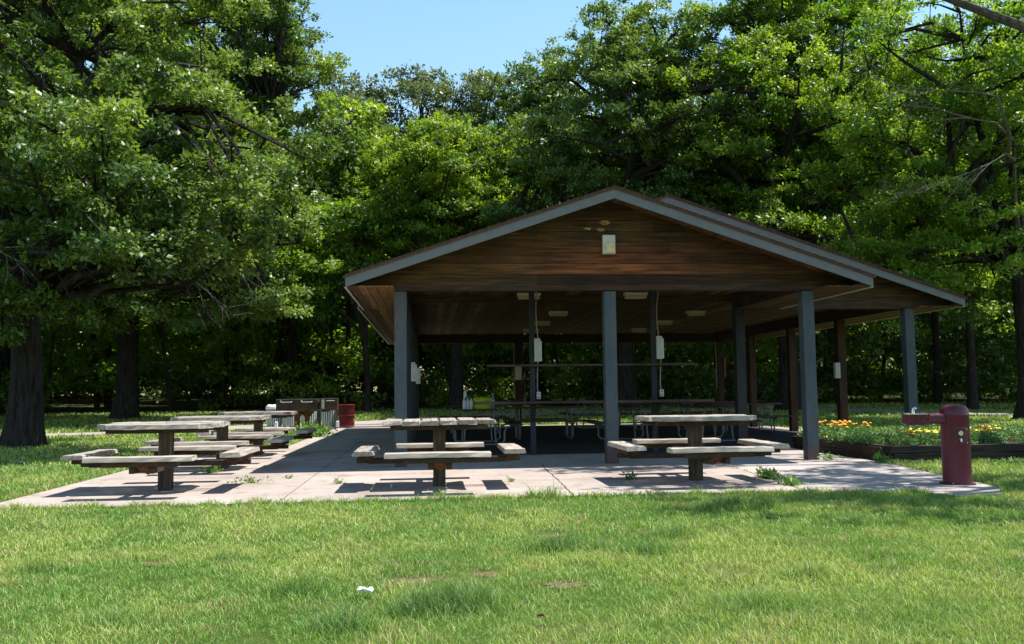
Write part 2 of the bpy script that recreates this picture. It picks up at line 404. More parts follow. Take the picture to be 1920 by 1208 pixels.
def crack(p0, p1, wd, jit=0.012, n=24):
    a = np.array(p0); bb = np.array(p1); d = (bb - a) / np.linalg.norm(bb - a); nn = np.array([-d[1], d[0]])
    pts = [a + (bb - a) * i / n + nn * random.uniform(-jit, jit) for i in range(n + 1)]
    vs = []; fs = []
    for i, p in enumerate(pts):
        ww = wd * random.uniform(.4, 1.1); vs += [(*(p - nn * ww / 2), .004), (*(p + nn * ww / 2), .004)]
        if i: k = 2 * i; fs.append((k - 2, k - 1, k + 1, k))
    b_.add(vs, fs)
crack((1.55, 9.86), (1.72, 14.1), .022, .015); crack((-1.6, 9.86), (-1.62, 16.3), .012, .002)
crack((-4.6, 12.95), (4.35, 12.9), .012, .002); crack((-4.6, 16.3), (-.64, 16.3), .012, .002)
crack((-1.62, 16.3), (-1.62, 30), .012, .002); crack((-3.05, 22.5), (-.64, 22.5), .012, .002); crack((4.6, 13.6), (6.85, 13.6), .012, .002)
crack((0.6, 11.9), (1.6, 11.6), .008, .02, 10); crack((2.4, 11.9), (3.2, 12.3), .008, .02, 10)
tag(b_.build('slab_joints', 'joint'), kind='structure')
def ribbon(pts, wd, dz, name, material, seg=10):
    P = [Vector(p) for p in pts]; out = []
    for i in range(len(P) - 1):
        p0 = P[max(i - 1, 0)]; p1 = P[i]; p2 = P[i + 1]; p3 = P[min(i + 2, len(P) - 1)]
        for k in range(seg):
            u = k / seg
            out.append(0.5 * ((2 * p1) + (-p0 + p2) * u + (2 * p0 - 5 * p1 + 4 * p2 - p3) * u * u + (-p0 + 3 * p1 - 3 * p2 + p3) * u ** 3))
    out.append(P[-1]); b = MB(); vs = []; fs = []
    for i, p in enumerate(out):
        d = (out[min(i + 1, len(out) - 1)] - out[max(i - 1, 0)]).normalized(); nn = Vector((-d.y, d.x))
        for sgn in (-1, 1):
            q = p + nn * sgn * wd / 2 * random.uniform(.96, 1.04); vs.append((q.x, q.y, gz(q.y) + dz))
        if i: k = 2 * i; fs.append((k - 2, k - 1, k + 1, k))
    b.add(vs, fs); o = b.build(name, material); tag(o, kind='structure')
PATH = [(-40, 20), (-22, 24.5), (-10.5, 28.6), (-5.8, 31.6), (-1.8, 33.2), (2.9, 36.8), (7.5, 39.2), (12.5, 40.6), (17.0, 39.5), (19.5, 35.0), (26, 30), (42, 27)]
ribbon(PATH, 2.0, 0.012, 'path', 'path')
b_ = MB(); b_.prism([(-3.3, 30.2), (-1.3, 30.7), (-1.3, 33.0), (-4.0, 32.4), (-6.2, 32.4), (-6.2, 30.4), (-3.6, 29.6)], -0.05, 0.045)
tag(b_.build('bin_pad', 'path'), kind='structure')

# ------------------------------------------------------------------ pavilion
PX = (-.45, 2.85, 6.1, 9.6); PY = (14.2, 17.45, 20.5, 23.4, 26.4, 29.4)
pav = thing('picnic_pavilion', 'open-sided wooden picnic pavilion with two stepped gable roofs, blue-grey posts and dark brown boards', 'pavilion', (0, 0, 0))
def post(x, y, z1=2.71, s=.19, mt='post_paint'):
    b = MB(); b.box((0, 0, z1 / 2), (s, s, z1)); o = b.build('post', mt, pav, bevel=.008); o.location = (x, y, 0.0); return o
for x in PX[:3]: post(x, PY[0])
for y in PY[1:]: post(PX[0], y, mt='post_shaded')
post(6.1, PY[1], 3.0, mt='post_shaded'); post(9.6, PY[1])
for y in PY[2:5]: post(PX[3], y, mt='post_brown')
for x in PX[1:]: post(x, PY[5], mt='post_brown')
SL = .336
def roof(xc, hw, y0, y1, zt, th=.16, apex_lip=.0, name='roof'):
    e = .035
    b = MB()
    ap = zt + SL * 0
    def prof(top, out):  # polygon in XZ
        z_e = zt - SL * hw
        return [(xc - hw - out, z_e - SL * out + top), (xc, zt + top), (xc + hw + out, z_e - SL * out + top),
                (xc + hw + out, z_e - SL * out + top - .03), (xc, zt + top - .03), (xc - hw - out, z_e - SL * out + top - .03)]
    b.slab_xz(prof(.0, .03), y0 - .035, y1 + .035)
    shg = b.build('roof', 'shingle', pav)
    # ragged shingle butts along the rake
    b = MB(); n = int(hw / math.cos(math.atan(SL)) / .14)
    for sgn in (-1, 1):
        for i in range(n):
            u = (i + .5) / n; x = xc + sgn * hw * u; z = zt - SL * hw * u + .004
            a = math.atan(SL) * sgn
            b.box((x, y0 - .02, z), (.15, .06, .014), mx=Matrix.Rotation(a + .05 * sgn, 3, 'Y'))
    b.build('shingle_edge', 'shingle', shg)
    # deck under shingles
    b = MB(); z_e = zt - SL * hw
    b.slab_xz([(xc - hw + .03, z_e - .034), (xc, zt - .036), (xc + hw - .03, z_e - .034), (xc + hw - .03, z_e - .075), (xc, zt - .085), (xc - hw + .03, z_e - .075)], y0 + .03, y1 - .03)
    b.build('roof_deck', 'ceiling_wood', pav)
    # fascia boards (front, back, each rake a part)
    for yy in (y0, y1):
        for sgn in (-1, 1):
            b = MB(); q = [(xc, zt - .031), (xc + sgn * hw, z_e - .031), (xc + sgn * hw, z_e - .172), (xc, zt - .176)]
            if sgn < 0: q = q[::-1]
            b.slab_xz(q, yy - (.0 if yy == y0 else .03), yy + (.03 if yy == y0 else 0)); b.build('fascia', 'fascia', pav)
    for sgn in (-1, 1):
        b = MB(); b.box((xc + sgn * (hw - .012), (y0 + y1) / 2, z_e - .102), (.024, y1 - y0 - .064, .136)); b.build('eave_board', 'fascia', pav)
        b = MB(); b.box((xc + sgn * (hw - .0), (y0 + y1) / 2, z_e - .178), (.03, y1 - y0 - .064, .012)); b.build('drip_edge', 'drip_edge', pav)
roof(2.83, 4.07, 13.5, 17.30, 4.25)
roof(4.62, 5.95, 17.0, 29.95, 4.90)
def gable(xc, hw, zt, y, z0, rows, x_min=None, x_max=None, seed=0, redc=None):
    rr = random.Random(seed); b = MB(); hh = (zt - .075 - z0) / rows
    for i in range(rows):
        za = z0 + i * hh + .003; zb = z0 + (i + 1) * hh - .003
        xa = (zt - .07 - za) / SL; xb = max((zt - .07 - zb) / SL, 0.02)
        xa = min(xa, hw - .03); xb = min(xb, hw - .03)
        cuts = [-1.0] + sorted(rr.uniform(-.8, .8) for _ in range(rr.choice((0, 1, 1, 2)))) + [1.0]
        for k in range(len(cuts) - 1):
            c0, c1 = cuts[k], cuts[k + 1]
            x0a = xc - xa if k == 0 else xc + c0 * xb + .002; x0b = xc - xb if k == 0 else xc + c0 * xb + .002
            x1a = xc + xa if k == len(cuts) - 2 else xc + c1 * xb - .002; x1b = xc + xb if k == len(cuts) - 2 else xc + c1 * xb - .002
            tn = rr.uniform(.62, 1.1); yo = rr.uniform(0, .004); NS = 14
            for q in range(NS):
                u0 = q / NS; u1 = (q + 1) / NS
                poly = [(x0a + (x1a - x0a) * u0, za), (x0a + (x1a - x0a) * u1, za), (x0b + (x1b - x0b) * u1, zb), (x0b + (x1b - x0b) * u0, zb)]
                y_a, y_b = y - .012 - yo, y + .012
                vs = [(px_, y_a, pz_) for px_, pz_ in poly] + [(px_, y_b, pz_) for px_, pz_ in poly]
                fs = [(0, 1, 2, 3), (7, 6, 5, 4), (0, 4, 5, 1), (3, 2, 6, 7)] + ([(0, 3, 7, 4)] if q == 0 else []) + ([(1, 5, 6, 2)] if q == NS - 1 else [])
                k0 = len(b.v); b.add(vs, fs)
                for vi, (vx, vy, vz) in enumerate(vs):
                    g_ = math.exp(-((vx - .2) / 1.8) ** 2); t1 = tn * .95; t2 = tn * (.95 + .14 * g_); t3 = tn * .88
                    if redc and i in redc:
                        wgt = math.exp(-((vx - redc[i][2]) / redc[i][3]) ** 2) * (.8 + .2 * math.sin(vx * 9 + i * 3))
                        t1 = tn + wgt * redc[i][0]; t2 = t2 + wgt * redc[i][1]; t3 = t3 + wgt * redc[i][1] * .7
                    b.t[k0 + vi] = (t1, t2, t3)
    o = b.build('gable_wall', 'gable_wood', pav)
    b = MB(); q = [(xc - hw + .08, z0 + .02), (xc + hw - .08, z0 + .02), (xc, zt - .09)]
    b.slab_xz(q, y + .013, y + .05); b.build('gable_backing', 'beam_wood', pav)
gable(2.83, 4.0, 4.25, 14.09, 2.80, 8, seed=4, redc={0: (-.25, -.3, 2.6, 2.0), 1: (2.2, .85, 2.9, 1.5), 2: (1.4, .45, 2.9, 1.3), 3: (.7, .2, 3.0, 1.3)})
gable(4.62, 5.88, 4.90, 17.4, 2.86, 11, seed=9)
# beams
def beam(c, d, mt='beam_wood', nm='beam'):
    b = MB(); b.box(c, d); return b.build(nm, mt, pav, bevel=.006)
beam((2.83, 14.16, 2.762), (7.86, .17, .085))
beam((2.83, 14.12, 2.86), (6.9, .05, .1))
beam((-.45, 21.8, 2.85), (.15, 15.0, .28), 'beam_wood')
beam((6.1, 15.8, 2.85), (.15, 3.05, .28), 'beam_wood')
beam((8.35, 17.42, 2.785), (4.2, .16, .15))
beam((9.6, 23.45, 2.85), (.15, 11.75, .28))
beam((4.57, 29.4, 2.85), (9.9, .15, .28))
beam((2.2, 17.45, 2.93), (5.2, .12, .14))
# ceilings and soffits: separate boards in one mesh per panel
def boards(name, x0, x1, y0, y1, z, wd=.14, axis='y', th=.02, mt='ceiling_wood', seed=1):
    rr = random.Random(seed); b = MB(); n = max(1, int((x1 - x0) / wd)) if axis == 'y' else max(1, int((y1 - y0) / wd))
    for i in range(n):
        tn = rr.uniform(.45, 1.25) * (1.9 if rr.random() < .18 else 1.0)
        tt = (tn, tn * rr.uniform(.93, 1.05), tn * rr.uniform(.8, 1.05))
        if axis == 'y':
            w_ = (x1 - x0) / n; xa = x0 + i * w_
            cuts = [y0] + sorted(rr.uniform(y0, y1) for _ in range(int((y1 - y0) / 4))) + [y1]
            for a, c in zip(cuts, cuts[1:]):
                f = rr.uniform(.75, 1.2)
                b.box((xa + w_ / 2, (a + c) / 2, z), (w_ - .006, c - a - .004, th), tint=tuple(f * q for q in tt))
    return b.build(name, mt, pav)
boards('ceiling', -.38, 6.02, 14.26, 17.40, 3.01, seed=2)
boards('ceiling', -.38, 9.52, 17.52, 29.34, 3.01, seed=3)
boards('soffit', -1.20, -.53, 13.56, 17.3, 2.725, .13, seed=5)
boards('soffit', -1.28, -.53, 17.32, 29.9, 2.725, .13, seed=5)
boards('soffit', 6.18, 6.87, 13.56, 17.36, 2.725, .13, seed=6)
boards('soffit', 9.68, 10.53, 17.06, 29.9, 2.725, .13, seed=7)
# yellowed stains above the wall lamp
speck('stain', (0.18, 0.10, 0.03), (0.42, 0.29, 0.09), 18, 0.8)
for (x, z, rx, rz_) in ((2.78, 3.80, .085, .045), (2.72, 3.685, .07, .03), (2.50, 3.70, .07, .022)):
    b_ = MB(); n = 14; b_.add([(x + rx * random.uniform(.75, 1.1) * math.cos(6.283 * k / n), 14.071, z + rz_ * random.uniform(.7, 1.1) * math.sin(6.283 * k / n)) for k in range(n)], [tuple(range(n))]); b_.build('paint_spot', 'stain', pav)


# wall lamp on the gable
wl = thing('wall_lamp', 'small square cream wall lamp with yellowed lens high on the front gable', 'wall lamp', (2.83, 14.06, 3.44))
b_ = MB(); b_.box((0, -.03, 0), (.20, .09, .30)); b_.build('housing', 'lamp_case', wl, bevel=.008)
b_ = MB(); b_.box((.012, -.085, -.055), (.145, .035, .17)); b_.build('lens', 'wall_lens', wl, bevel=.015)

# ceiling lights
def ceiling_light(x, y, label):
    t_ = thing('ceiling_light', label, 'ceiling light', (x, y, 3.0), 0, 'ceiling lights under the pavilion roof')
    b = MB(); b.box((0, 0, -.03), (.44, .20, .05)); b.build('housing', 'lamp_case', t_, bevel=.006)
    b = MB(); b.prism([(-.19, -.085), (.19, -.085), (.215, 0), (.19, .085), (-.19, .085), (-.215, 0)], -.115, -.056); b.build('lens', 'lens', t_, bevel=.012)
for x, y, l in ((1.88, 17.05, 'wide yellowed ceiling light beside the left thin counter post, nearest on the left'),
                (3.93, 17.0, 'wide yellowed ceiling light just right of the middle front post, nearest on the right'),
                (3.0, 20.95, 'yellowed ceiling light in the second row, left of the middle front post'),
                (6.3, 21.0, 'yellowed ceiling light in the second row, far right of the middle front post'),
                (2.98, 23.95, 'dim ceiling light in the third row, just right of the left thin counter post'),
                (6.3, 23.95, 'dim ceiling light in the third row, right of the right thin counter post'),
                (3.02, 26.9, 'dim ceiling light in the last row on the left, close to the back beam'),
                (6.3, 26.9, 'dim ceiling light in the last row on the right, close to the back beam')):
    ceiling_light(x, y, l)

# serving counter between two thin posts
ct = thing('serving_counter', 'long weathered serving counter with a high shelf rail bolted to two thin posts', 'counter', (2.95, 16.35, 0))
for sx in (-1.10, 1.14):
    b = MB(); b.box((sx, 0, 1.5), (.095, .095, 3.0)); b.build('post', 'post_shaded', ct, bevel=.006)
b = MB()
for k in range(3): b.plank((-.02, -.40 + k * .15, .94), 4.28, .142, .045, 'x', .003, tint=random.uniform(.8, 1.1))
b.build('counter_top', 'counter_wood', ct)
b = MB(); b.plank((0, -.08, 1.60), 3.85, .14, .04, 'x', .003); b.build('shelf_rail', 'counter_wood', ct)
for sx in (-1.10, 1.14):
    b = MB(); b.bar((sx, -.08, .62), (sx, -.38, .905), .04, .05); b.build('bracket', 'table_frame', ct)

def elec_box(x, y, z, w_, h_, label, group='white electrical boxes on the pavilion posts', ribs=True, step=True):
    t_ = thing('electrical_box', label, 'electrical box', (x, y, z), 0, group)
    b = MB(); b.box((0, 0, 0), (w_, .10, h_)); b.build('case', 'white_box', t_, bevel=.006)
    if ribs:
        b = MB()
        for k in range(3): b.box((-w_ * .3 + k * w_ * .3, -.055, 0), (w_ * .16, .012, h_ * .94))
        b.build('rib', 'white_box', t_)
    if step:
        b = MB(); b.box((w_ * .5 + .015, .0, -.02), (.03, .08, h_ * .88)); b.build('side_cover', 'white_box', t_, bevel=.004)
    return t_
elec_box(1.935, 16.30, 1.88, .105, .42, 'white ribbed electrical box on the left thin counter post')
elec_box(4.185, 16.30, 1.91, .105, .42, 'white ribbed electrical box on the right thin counter post')
elec_box(-.315, 17.36, 1.53, .08, .36, 'white electrical box on the second post of the left row')
elec_box(-.26, 20.4, 1.51, .10, .36, 'shaded electrical box on the third post of the left row', ribs=False, step=False)
elec_box(9.445, 20.38, 1.54, .12, .36, 'pale electrical box on the brown post left of the flower bed', step=False)
elec_box(2.85, 29.26, 1.72, .2, .42, 'dull brown-grey electrical box on the back post behind the counter', ribs=False, step=False)
def conduit(pts, label, rad=.011):
    b = MB(); b.tube(pts, rad, 6); o = b.build('conduit', 'conduit', None, True); tag(o, label, 'conduit', 'electrical conduits on the pavilion posts')
conduit([(1.94, 16.30, 3.0), (1.92, 16.29, 2.6), (1.93, 16.29, 2.3), (1.955, 16.29, 2.09)], 'thin cable from the ceiling to the left white ribbed box')
conduit([(1.95, 16.30, 1.67), (1.935, 16.29, 1.5), (1.93, 16.29, 1.2), (1.94, 16.29, 1.12)], 'thin cable hanging from the left ribbed box to its outlet')
conduit([(4.20, 16.30, 3.0), (4.15, 16.29, 2.6), (4.16, 16.29, 2.3), (4.18, 16.29, 2.12)], 'thin cable from the ceiling to the right white ribbed box')
conduit([(4.21, 16.30, 1.70), (4.20, 16.29, 1.5), (4.19, 16.29, 1.3), (4.195, 16.29, 1.15)], 'thin cable hanging from the right ribbed box to its outlet')
conduit([(2.71, 29.27, 2.7), (2.71, 29.27, .9)], 'pale conduit up the left side of the back post behind the counter')
conduit([(5.93, 29.27, 2.7), (5.93, 29.27, .9)], 'pale conduit up the back post right of the middle front post')
conduit([(8.78 + .65, 29.27, 2.7), (8.78 + .65, 29.27, 1.2)], 'conduit beside the red strip on the far back post')
for x, z, l in ((1.95, 1.06, 'small white outlet low on the left thin counter post'), (4.21, 1.08, 'small white outlet low on the right thin counter post')):
    t_ = thing('power_outlet', l, 'outlet', (x, 16.28, z), 0, 'power outlets on the counter posts')
    b = MB(); b.box((0, 0, 0), (.07, .05, .13)); b.build('cover', 'outlet', t_, bevel=.005)
    for q in (-1, 1): b = MB(); b.box((0, -.03, q * .03), (.03, .01, .03)); b.build('socket', 'grill_rim', t_)
b = MB(); b.box((0, 0, 0), (.06, .03, .66)); b.box((0, -.018, .28), (.08, .03, .05)); o = b.build('post_reflector', 'red_metal', None, bevel=.005); o.location = (9.72, 29.28, 1.85)
tag(o, 'narrow red vertical strip on the far back post of the pavilion', 'marker strip')

# ------------------------------------------------------------------ pedestal picnic tables
def pedestal_table(x, y, label, seed, rz=0.0, tn=1.0, H=.80, six=True, along='x'):
    random.seed(seed)
    t_ = thing('pedestal_picnic_table', label, 'picnic table', (x, y, 0), rz, 'square pedestal picnic tables on the concrete slab')
    b = MB(); b.box((0, 0, (H - .07) / 2), (.15, .15, H - .07)); b.build('post', 'table_post', t_, bevel=.01)
    W = 1.34; n = 6; pw = W / n; b = MB(); D = 1.12
    if along == 'x': n = 7; pw = D / n
    for k in range(n):
        g = random.uniform(.006, .014) if along == 'y' else random.uniform(.002, .007)
        c_ = .17 if along == 'y' else .15
        cl = (.02, c_) if k == 0 else ((c_, .02) if k == n - 1 else (random.uniform(0, .012),) * 2)
        if along == 'x':
            cl = (c_, .02) if k == 0 else ((.02, c_) if k == n - 1 else (0, 0))
            b.plank((random.uniform(-.01, .01), -D / 2 + pw * (k + .5), H - .022 + random.uniform(-.003, .006)), W, pw - g, .055, 'x', .005, tint=tn * random.uniform(.85, 1.12), clip0=cl, clip1=cl, seg=14)
        else:
            b.plank((-W / 2 + pw * (k + .5), random.uniform(-.012, .012), H - .02 + random.uniform(-.003, .006)), D, pw - g, .05, 'y', .006, tint=tn * random.uniform(.85, 1.12), clip0=cl[::-1], clip1=cl[::-1])
    b.build('table_top', 'plank_x' if along == 'x' else 'plank_y', t_)
    b = MB()
    for yy in (-.36, .0, .36): b.box((0, yy, H - .075), (1.16 if yy else .8, .09, .055))
    b.build('top_frame', 'table_frame', t_, bevel=.006)
    b = MB()
    for bx_ in np.linspace(-.5, .5, 6):
        for by_ in (-.36, .36): b.lathe([(.011, H + .001), (.011, H + .008), (.003, H + .010)], (float(bx_), by_, 0), 6)
    b.build('bolt', 'rust', t_)['kind'] = 'stuff'
    # four arms and seats
    arms = MB()
    zs = .44
    arms.box((0, .035, zs - .12), (2.0, .05, .06)); arms.box((0, -.105, zs - .12), (1.72, .05, .06)); arms.box((.105, 0, zs - .13), (.06, 1.9, .07)); arms.box((-.105, 0, zs - .13), (.06, 1.9, .07))
    arms.build('arm_frame', 'table_frame', t_, bevel=.005)
    for i, (dx, dy) in enumerate(((0, -.95), (0, .95), (-.88, 0), (.88, 0))):
        b = MB(); ax = 'x' if dx == 0 else 'y'; L = 1.17 + random.uniform(-.04, .03)
        off = random.uniform(-.03, .03)
        b.plank((dx + (off if ax == 'x' else 0), dy + (off if ax == 'y' else 0), zs), L, .25, .055, ax, .005, tint=tn * random.uniform(.88, 1.15))
        s_ = b.build('seat', 'plank_x' if ax == 'x' else 'plank_y', t_)
        b = MB()
        if ax == 'x': b.box((dx, dy, zs - .06), (.80, .15, .055))
        else: b.box((dx, dy, zs - .06), (.15, .80, .055))
        b.build('support', 'table_frame', s_, bevel=.005)
        b = MB()
        if ax == 'x':
            b.add([(-.13, dy * .95, zs - .092), (.13, dy * .95, zs - .092), (0, dy * .72, zs - .20), (-.13, dy * .8, zs - .092), (.13, dy * .8, zs - .092)], [(0, 1, 2), (3, 4, 2), (0, 3, 2), (1, 4, 2), (0, 1, 4, 3)])
            b.build('bracket', 'rust', s_)
    return t_
axis_flip = False
pedestal_table(.11, 11.22, 'weathered grey table of gapped planks on the front edge, left of the middle pavilion post', 11, along='y')
pedestal_table(3.33, 11.28, 'weathered table with pale worn top on the front edge, right of the middle pavilion post', 23, tn=1.08)
pedestal_table(-3.19, 11.42, 'nearest weathered table of the left column, by the lawn at the slab corner', 31, tn=1.04)
pedestal_table(-3.20, 14.46, 'middle weathered table of the left column, between two others', 47, tn=.95)
pedestal_table(-3.23, 17.58, 'farthest weathered table of the left column, nearest the grill', 59, tn=.9)
random.seed(77)

# ------------------------------------------------------------------ tube-frame picnic tables under the roof
def make_tube_table(label):
    t_ = thing('picnic_table', label, 'picnic table', (0, 0, 0), 0, 'tube-frame picnic tables under the pavilion')
    b = MB()
    for k in range(5): b.plank((0, -.30 + .15 * k, .745), 1.83, .142, .04, 'x', .003, tint=random.uniform(.6, .9))
    b.build('table_top', 'counter_wood', t_)
    for s in (-1, 1):
        b = MB()
        for k in range(2): b.plank((0, s * (.68 + .07) - .07 + .14 * k, .44), 1.83, .132, .04, 'x', .003, tint=random.uniform(.6, .9))
        b.build('bench', 'counter_wood', t_)
    for s in (-1, 1):
        x = s * .62; b = MB()
        for q in (-1, 1):
            b.tube([(x, q * .80, .42), (x, q * .66, .40), (x, q * .56, .36), (x, q * .52, .28), (x, q * .52, .1), (x, q * .46, .035), (x, q * .36, .02), (x, 0, .02)], .021, 8)
            b.tube([(x, q * .28, .72), (x, q * .30, .5), (x, q * .34, .05)], .018, 8)
        b.tube([(x, -.62, .38), (x, .62, .38)], .016, 6)
        b.build('leg', 'galvanised', t_, True)
    return t_
tt0 = make_tube_table('tube-frame picnic table holding the lime green bag')
spots = [(1.05, 19.9, 90, None), (8.05, 22.9, 0, 'tube-frame picnic table between the right inner post and the brown side posts'),
         (4.9, 27.6, 90, 'far tube-frame table seen end-on under the middle of the counter'),
         (2.7, 21.6, 0, 'tube-frame table with curved legs behind the left thin post'),
         (4.35, 20.0, 90, 'tube-frame picnic table just right of the middle front post'),
         (6.5, 25.4, 0, 'far tube-frame table behind the right end of the counter'),
         (6.2, 19.9, 90, 'tube-frame table in front of the right inner post'),
         (8.3, 26.6, 0, 'far tube-frame table by the right side posts'),
         (1.2, 24.8, 0, 'far tube-frame table behind the green bag table')]
for i, (x, y, a, l) in enumerate(spots):
    o = tt0 if i == 0 else copy_tree(tt0)
    o.location = (x, y, .006); o.rotation_euler.z = R(a)
    if l: o['label'] = l

# things on the near pavilion table
bag = thing('tote_bag', 'lime green soft cooler bag with upright handles on the shaded table', 'bag', (1.12, 19.55, .772))
b = MB()
b.lathe([(.17, 0), (.19, .03), (.20, .14), (.185, .22), (.16, .235)], n=24)
b.v = [(x * 1.12, y * .62, z + (.02 * abs(x) / .2 if z > .2 else 0)) for x, y, z in b.v]
b.build('body', 'green_bag', bag, True)
b = MB(); b.tube([(-.19, 0, .1), (-.18, 0, .25), (-.14, 0, .34), (-.13, 0, .25)], .009, 6); b.build('handle', 'green_bag', bag, True)
b = MB(); b.tube([(-.13, -.10, .20), (-.06, -.12, .245), (.05, -.12, .255), (.15, -.10, .25)], .008, 6); b.build('handle', 'green_bag', bag, True)
wp = thing('water_bottles', 'shrink-wrapped pack of clear water bottles left of the green bag', 'water bottles', (.80, 19.5, .772))
b = MB()
for i in range(3):
    for j in range(2): b.lathe([(.033, 0), (.036, .02), (.036, .16), (.030, .19), (.013, .21), (.013, .235)], (-.07 + i * .072, -.036 + j * .072, 0), 12)
b.build('bottle_pack', 'water_pack', wp, True)
b = MB(); b.lathe([(.015, .236), (.015, .25)], (-.07, -.036, 0), 10); b.lathe([(.033, .25), (.036, .27), (.036, .36), (.013, .40), (.013, .42)], (-.05, 0, 0), 12); b.build('upper_bottle', 'water_pack', wp, True)
bb = MB(); bb.lathe([(.040, 0), (.044, .02), (.044, .20), (.036, .24), (.018, .26), (.018, .30), (.022, .30), (.022, .33)], n=16)
o = bb.build('water_bottle', 'blue_bottle', None, True); o.location = (1.33, 19.35, .772); tag(o, 'single blue drinking bottle standing right of the green bag', 'bottle')

# ------------------------------------------------------------------ grills
g = thing('park_grill', 'wide black steel park grill with rusty pedestals and a wire handle', 'grill', (-3.65, 25.75, 0))
b = MB()
W_, D_, z0, z1 = 1.12, .55, .66, .99
b.box((0, -D_ / 2, (z0 + z1) / 2), (W_, .012, z1 - z0)); b.box((0, D_ / 2, (z0 + z1) / 2), (W_, .012, z1 - z0))
b.box((-W_ / 2, 0, (z0 + z1) / 2), (.012, D_ - .014, z1 - z0)); b.box((W_ / 2, 0, (z0 + z1) / 2), (.012, D_ - .014, z1 - z0)); b.box((0, 0, z0 + .01), (W_ - .014, D_ - .014, .014))
b.build('firebox', 'grill_steel', g)
b = MB(); b.bar((-W_ / 2, -D_ / 2 - .01, z1), (W_ / 2, -D_ / 2 - .01, z1), .02, .02); b.bar((-W_ / 2, D_ / 2 + .01, z1), (W_ / 2, D_ / 2 + .01, z1), .02, .02); b.build('rim', 'grill_rim', g)
for sx in (-.28, .27):
    b = MB(); b.tube([(sx - .15, -D_ / 2 - .012, z1 - .06), (sx - .13, -D_ / 2 - .06, z1 - .08), (sx + .13, -D_ / 2 - .06, z1 - .08), (sx + .15, -D_ / 2 - .012, z1 - .06)], .009, 6); b.build('handle', 'pale_metal', g, True)
b = MB()
for sx in (-.43, .13): b.box((sx, -D_ / 2 - .012, z1 - .05), (.045, .012, .05))
b.build('hinge', 'pale_metal', g)
b = MB()
for k in range(12): b.tube([(-W_ / 2 + .05 + k * .093, -D_ / 2 + .02, z1 - .05), (-W_ / 2 + .05 + k * .093, D_ / 2 - .02, z1 - .05)], .006, 5)
b.build('cooking_grate', 'rust', g)
for sx in (-.02, .25):
    b = MB(); b.box((sx, 0, z0 / 2), (.13, .13, z0)); b.add([(sx - .2, -.06, z0 - .01), (sx + .2, -.06, z0 - .01), (sx + .07, -.06, z0 - .16), (sx - .07, -.06, z0 - .16), (sx - .2, .06, z0 - .01), (sx + .2, .06, z0 - .01), (sx + .07, .06, z0 - .16), (sx - .07, .06, z0 - .16)], [(0, 1, 2, 3), (7, 6, 5, 4), (0, 4, 5, 1), (1, 5, 6, 2), (2, 6, 7, 3), (3, 7, 4, 0)])
    b.build('pedestal', 'rust', g)
g2 = thing('small_park_grill', 'smaller black box grill on a single square post right of the wide grill', 'grill', (-2.80, 25.70, 0))
b = MB(); W2 = .47
b.box((0, -.2, .85), (W2, .012, .30)); b.box((0, .2, .85), (W2, .012, .30)); b.box((-W2 / 2, 0, .85), (.012, .386, .30)); b.box((W2 / 2, 0, .85), (.012, .386, .30)); b.box((0, 0, .71), (W2 - .014, .386, .014))
b.build('firebox', 'grill_steel', g2)
b = MB(); b.bar((-W2 / 2, -.21, 1.0), (W2 / 2, -.21, 1.0), .02, .02); b.bar((-W2 / 2, .21, 1.0), (W2 / 2, .21, 1.0), .02, .02); b.build('rim', 'grill_rim', g2)
b = MB(); b.box((-.14, -.215, .85), (.08, .012, .26)); b.build('plate', 'pale_metal', g2)
b = MB(); b.tube([(-.05, -.212, .93), (-.04, -.26, .94), (.16, -.26, .94), (.17, -.212, .93)], .009, 6); b.build('handle', 'pale_metal', g2, True)
b = MB(); b.box((-.24, -.27, .35), (.11, .11, .70)); b.box((-.12, -.22, .67), (.3, .06, .06)); b.build('post', 'table_post', g2, bevel=.006)
b = MB(); b.box((0, -.21, .69), (W2, .04, .03)); b.build('ledge', 'rust', g2)

# ------------------------------------------------------------------ bins
def slat_bin(x, y, label, bagged=False, z=.045):
    t_ = thing('slatted_bin', label, 'litter bin', (x, y, z), 0, 'grey-green slatted litter bins behind the grill')
    b = MB(); n = 22
    for k in range(n):
        a = 6.2832 * (k + .5) / n; r0, r1 = .235, .275
        wd = .047
        dx, dy = math.cos(a), math.sin(a); tx, ty = -dy, dx
        vs = []
        for r, zz in ((r0, .02), (r1, .64)):
            for o1, o2 in ((-1, 0), (1, 0), (1, 1), (-1, 1)):
                rr = r + o2 * .012
                vs.append((dx * rr + tx * o1 * wd / 2, dy * rr + ty * o1 * wd / 2, zz))
        b.add(vs, [(0, 3, 2, 1), (4, 5, 6, 7), (0, 1, 5, 4), (1, 2, 6, 5), (2, 3, 7, 6), (3, 0, 4, 7)], random.uniform(.85, 1.1))
    b.build('slats', 'bin_slat', t_)
    b = MB(); b.lathe([(.215, .01), (.25, .62)], n=22); b.build('liner', 'bin_inner', t_, True)
    b = MB(); b.lathe([(.262, .645), (.285, .645), (.285, .665), (.262, .665)], n=28); b.build('rim', 'bin_slat', t_)
    if bagged:
        b = MB(); rr = random.Random(4); prof = [(.29, .60), (.30, .66), (.28, .70), (.22, .73), (.12, .72), (.02, .71)]
        b.lathe(prof, n=26); b.v = [(x_ * rr.uniform(.94, 1.06), y_ * rr.uniform(.94, 1.06), z_ + rr.uniform(-.02, .02)) for x_, y_, z_ in b.v]
        b.build('bag_liner', 'plastic_white', t_, True)
slat_bin(-5.25, 31.5, 'slatted grey-green bin with a white plastic bag folded over its rim', True)
slat_bin(-4.70, 31.3, 'slatted grey-green bin without a bag, second from the white-bagged one')
slat_bin(-4.02, 30.9, 'slatted bin standing behind the rusty grill pedestals')
slat_bin(-3.32, 30.7, 'slatted bin right of the grill post, next to the red barrel')
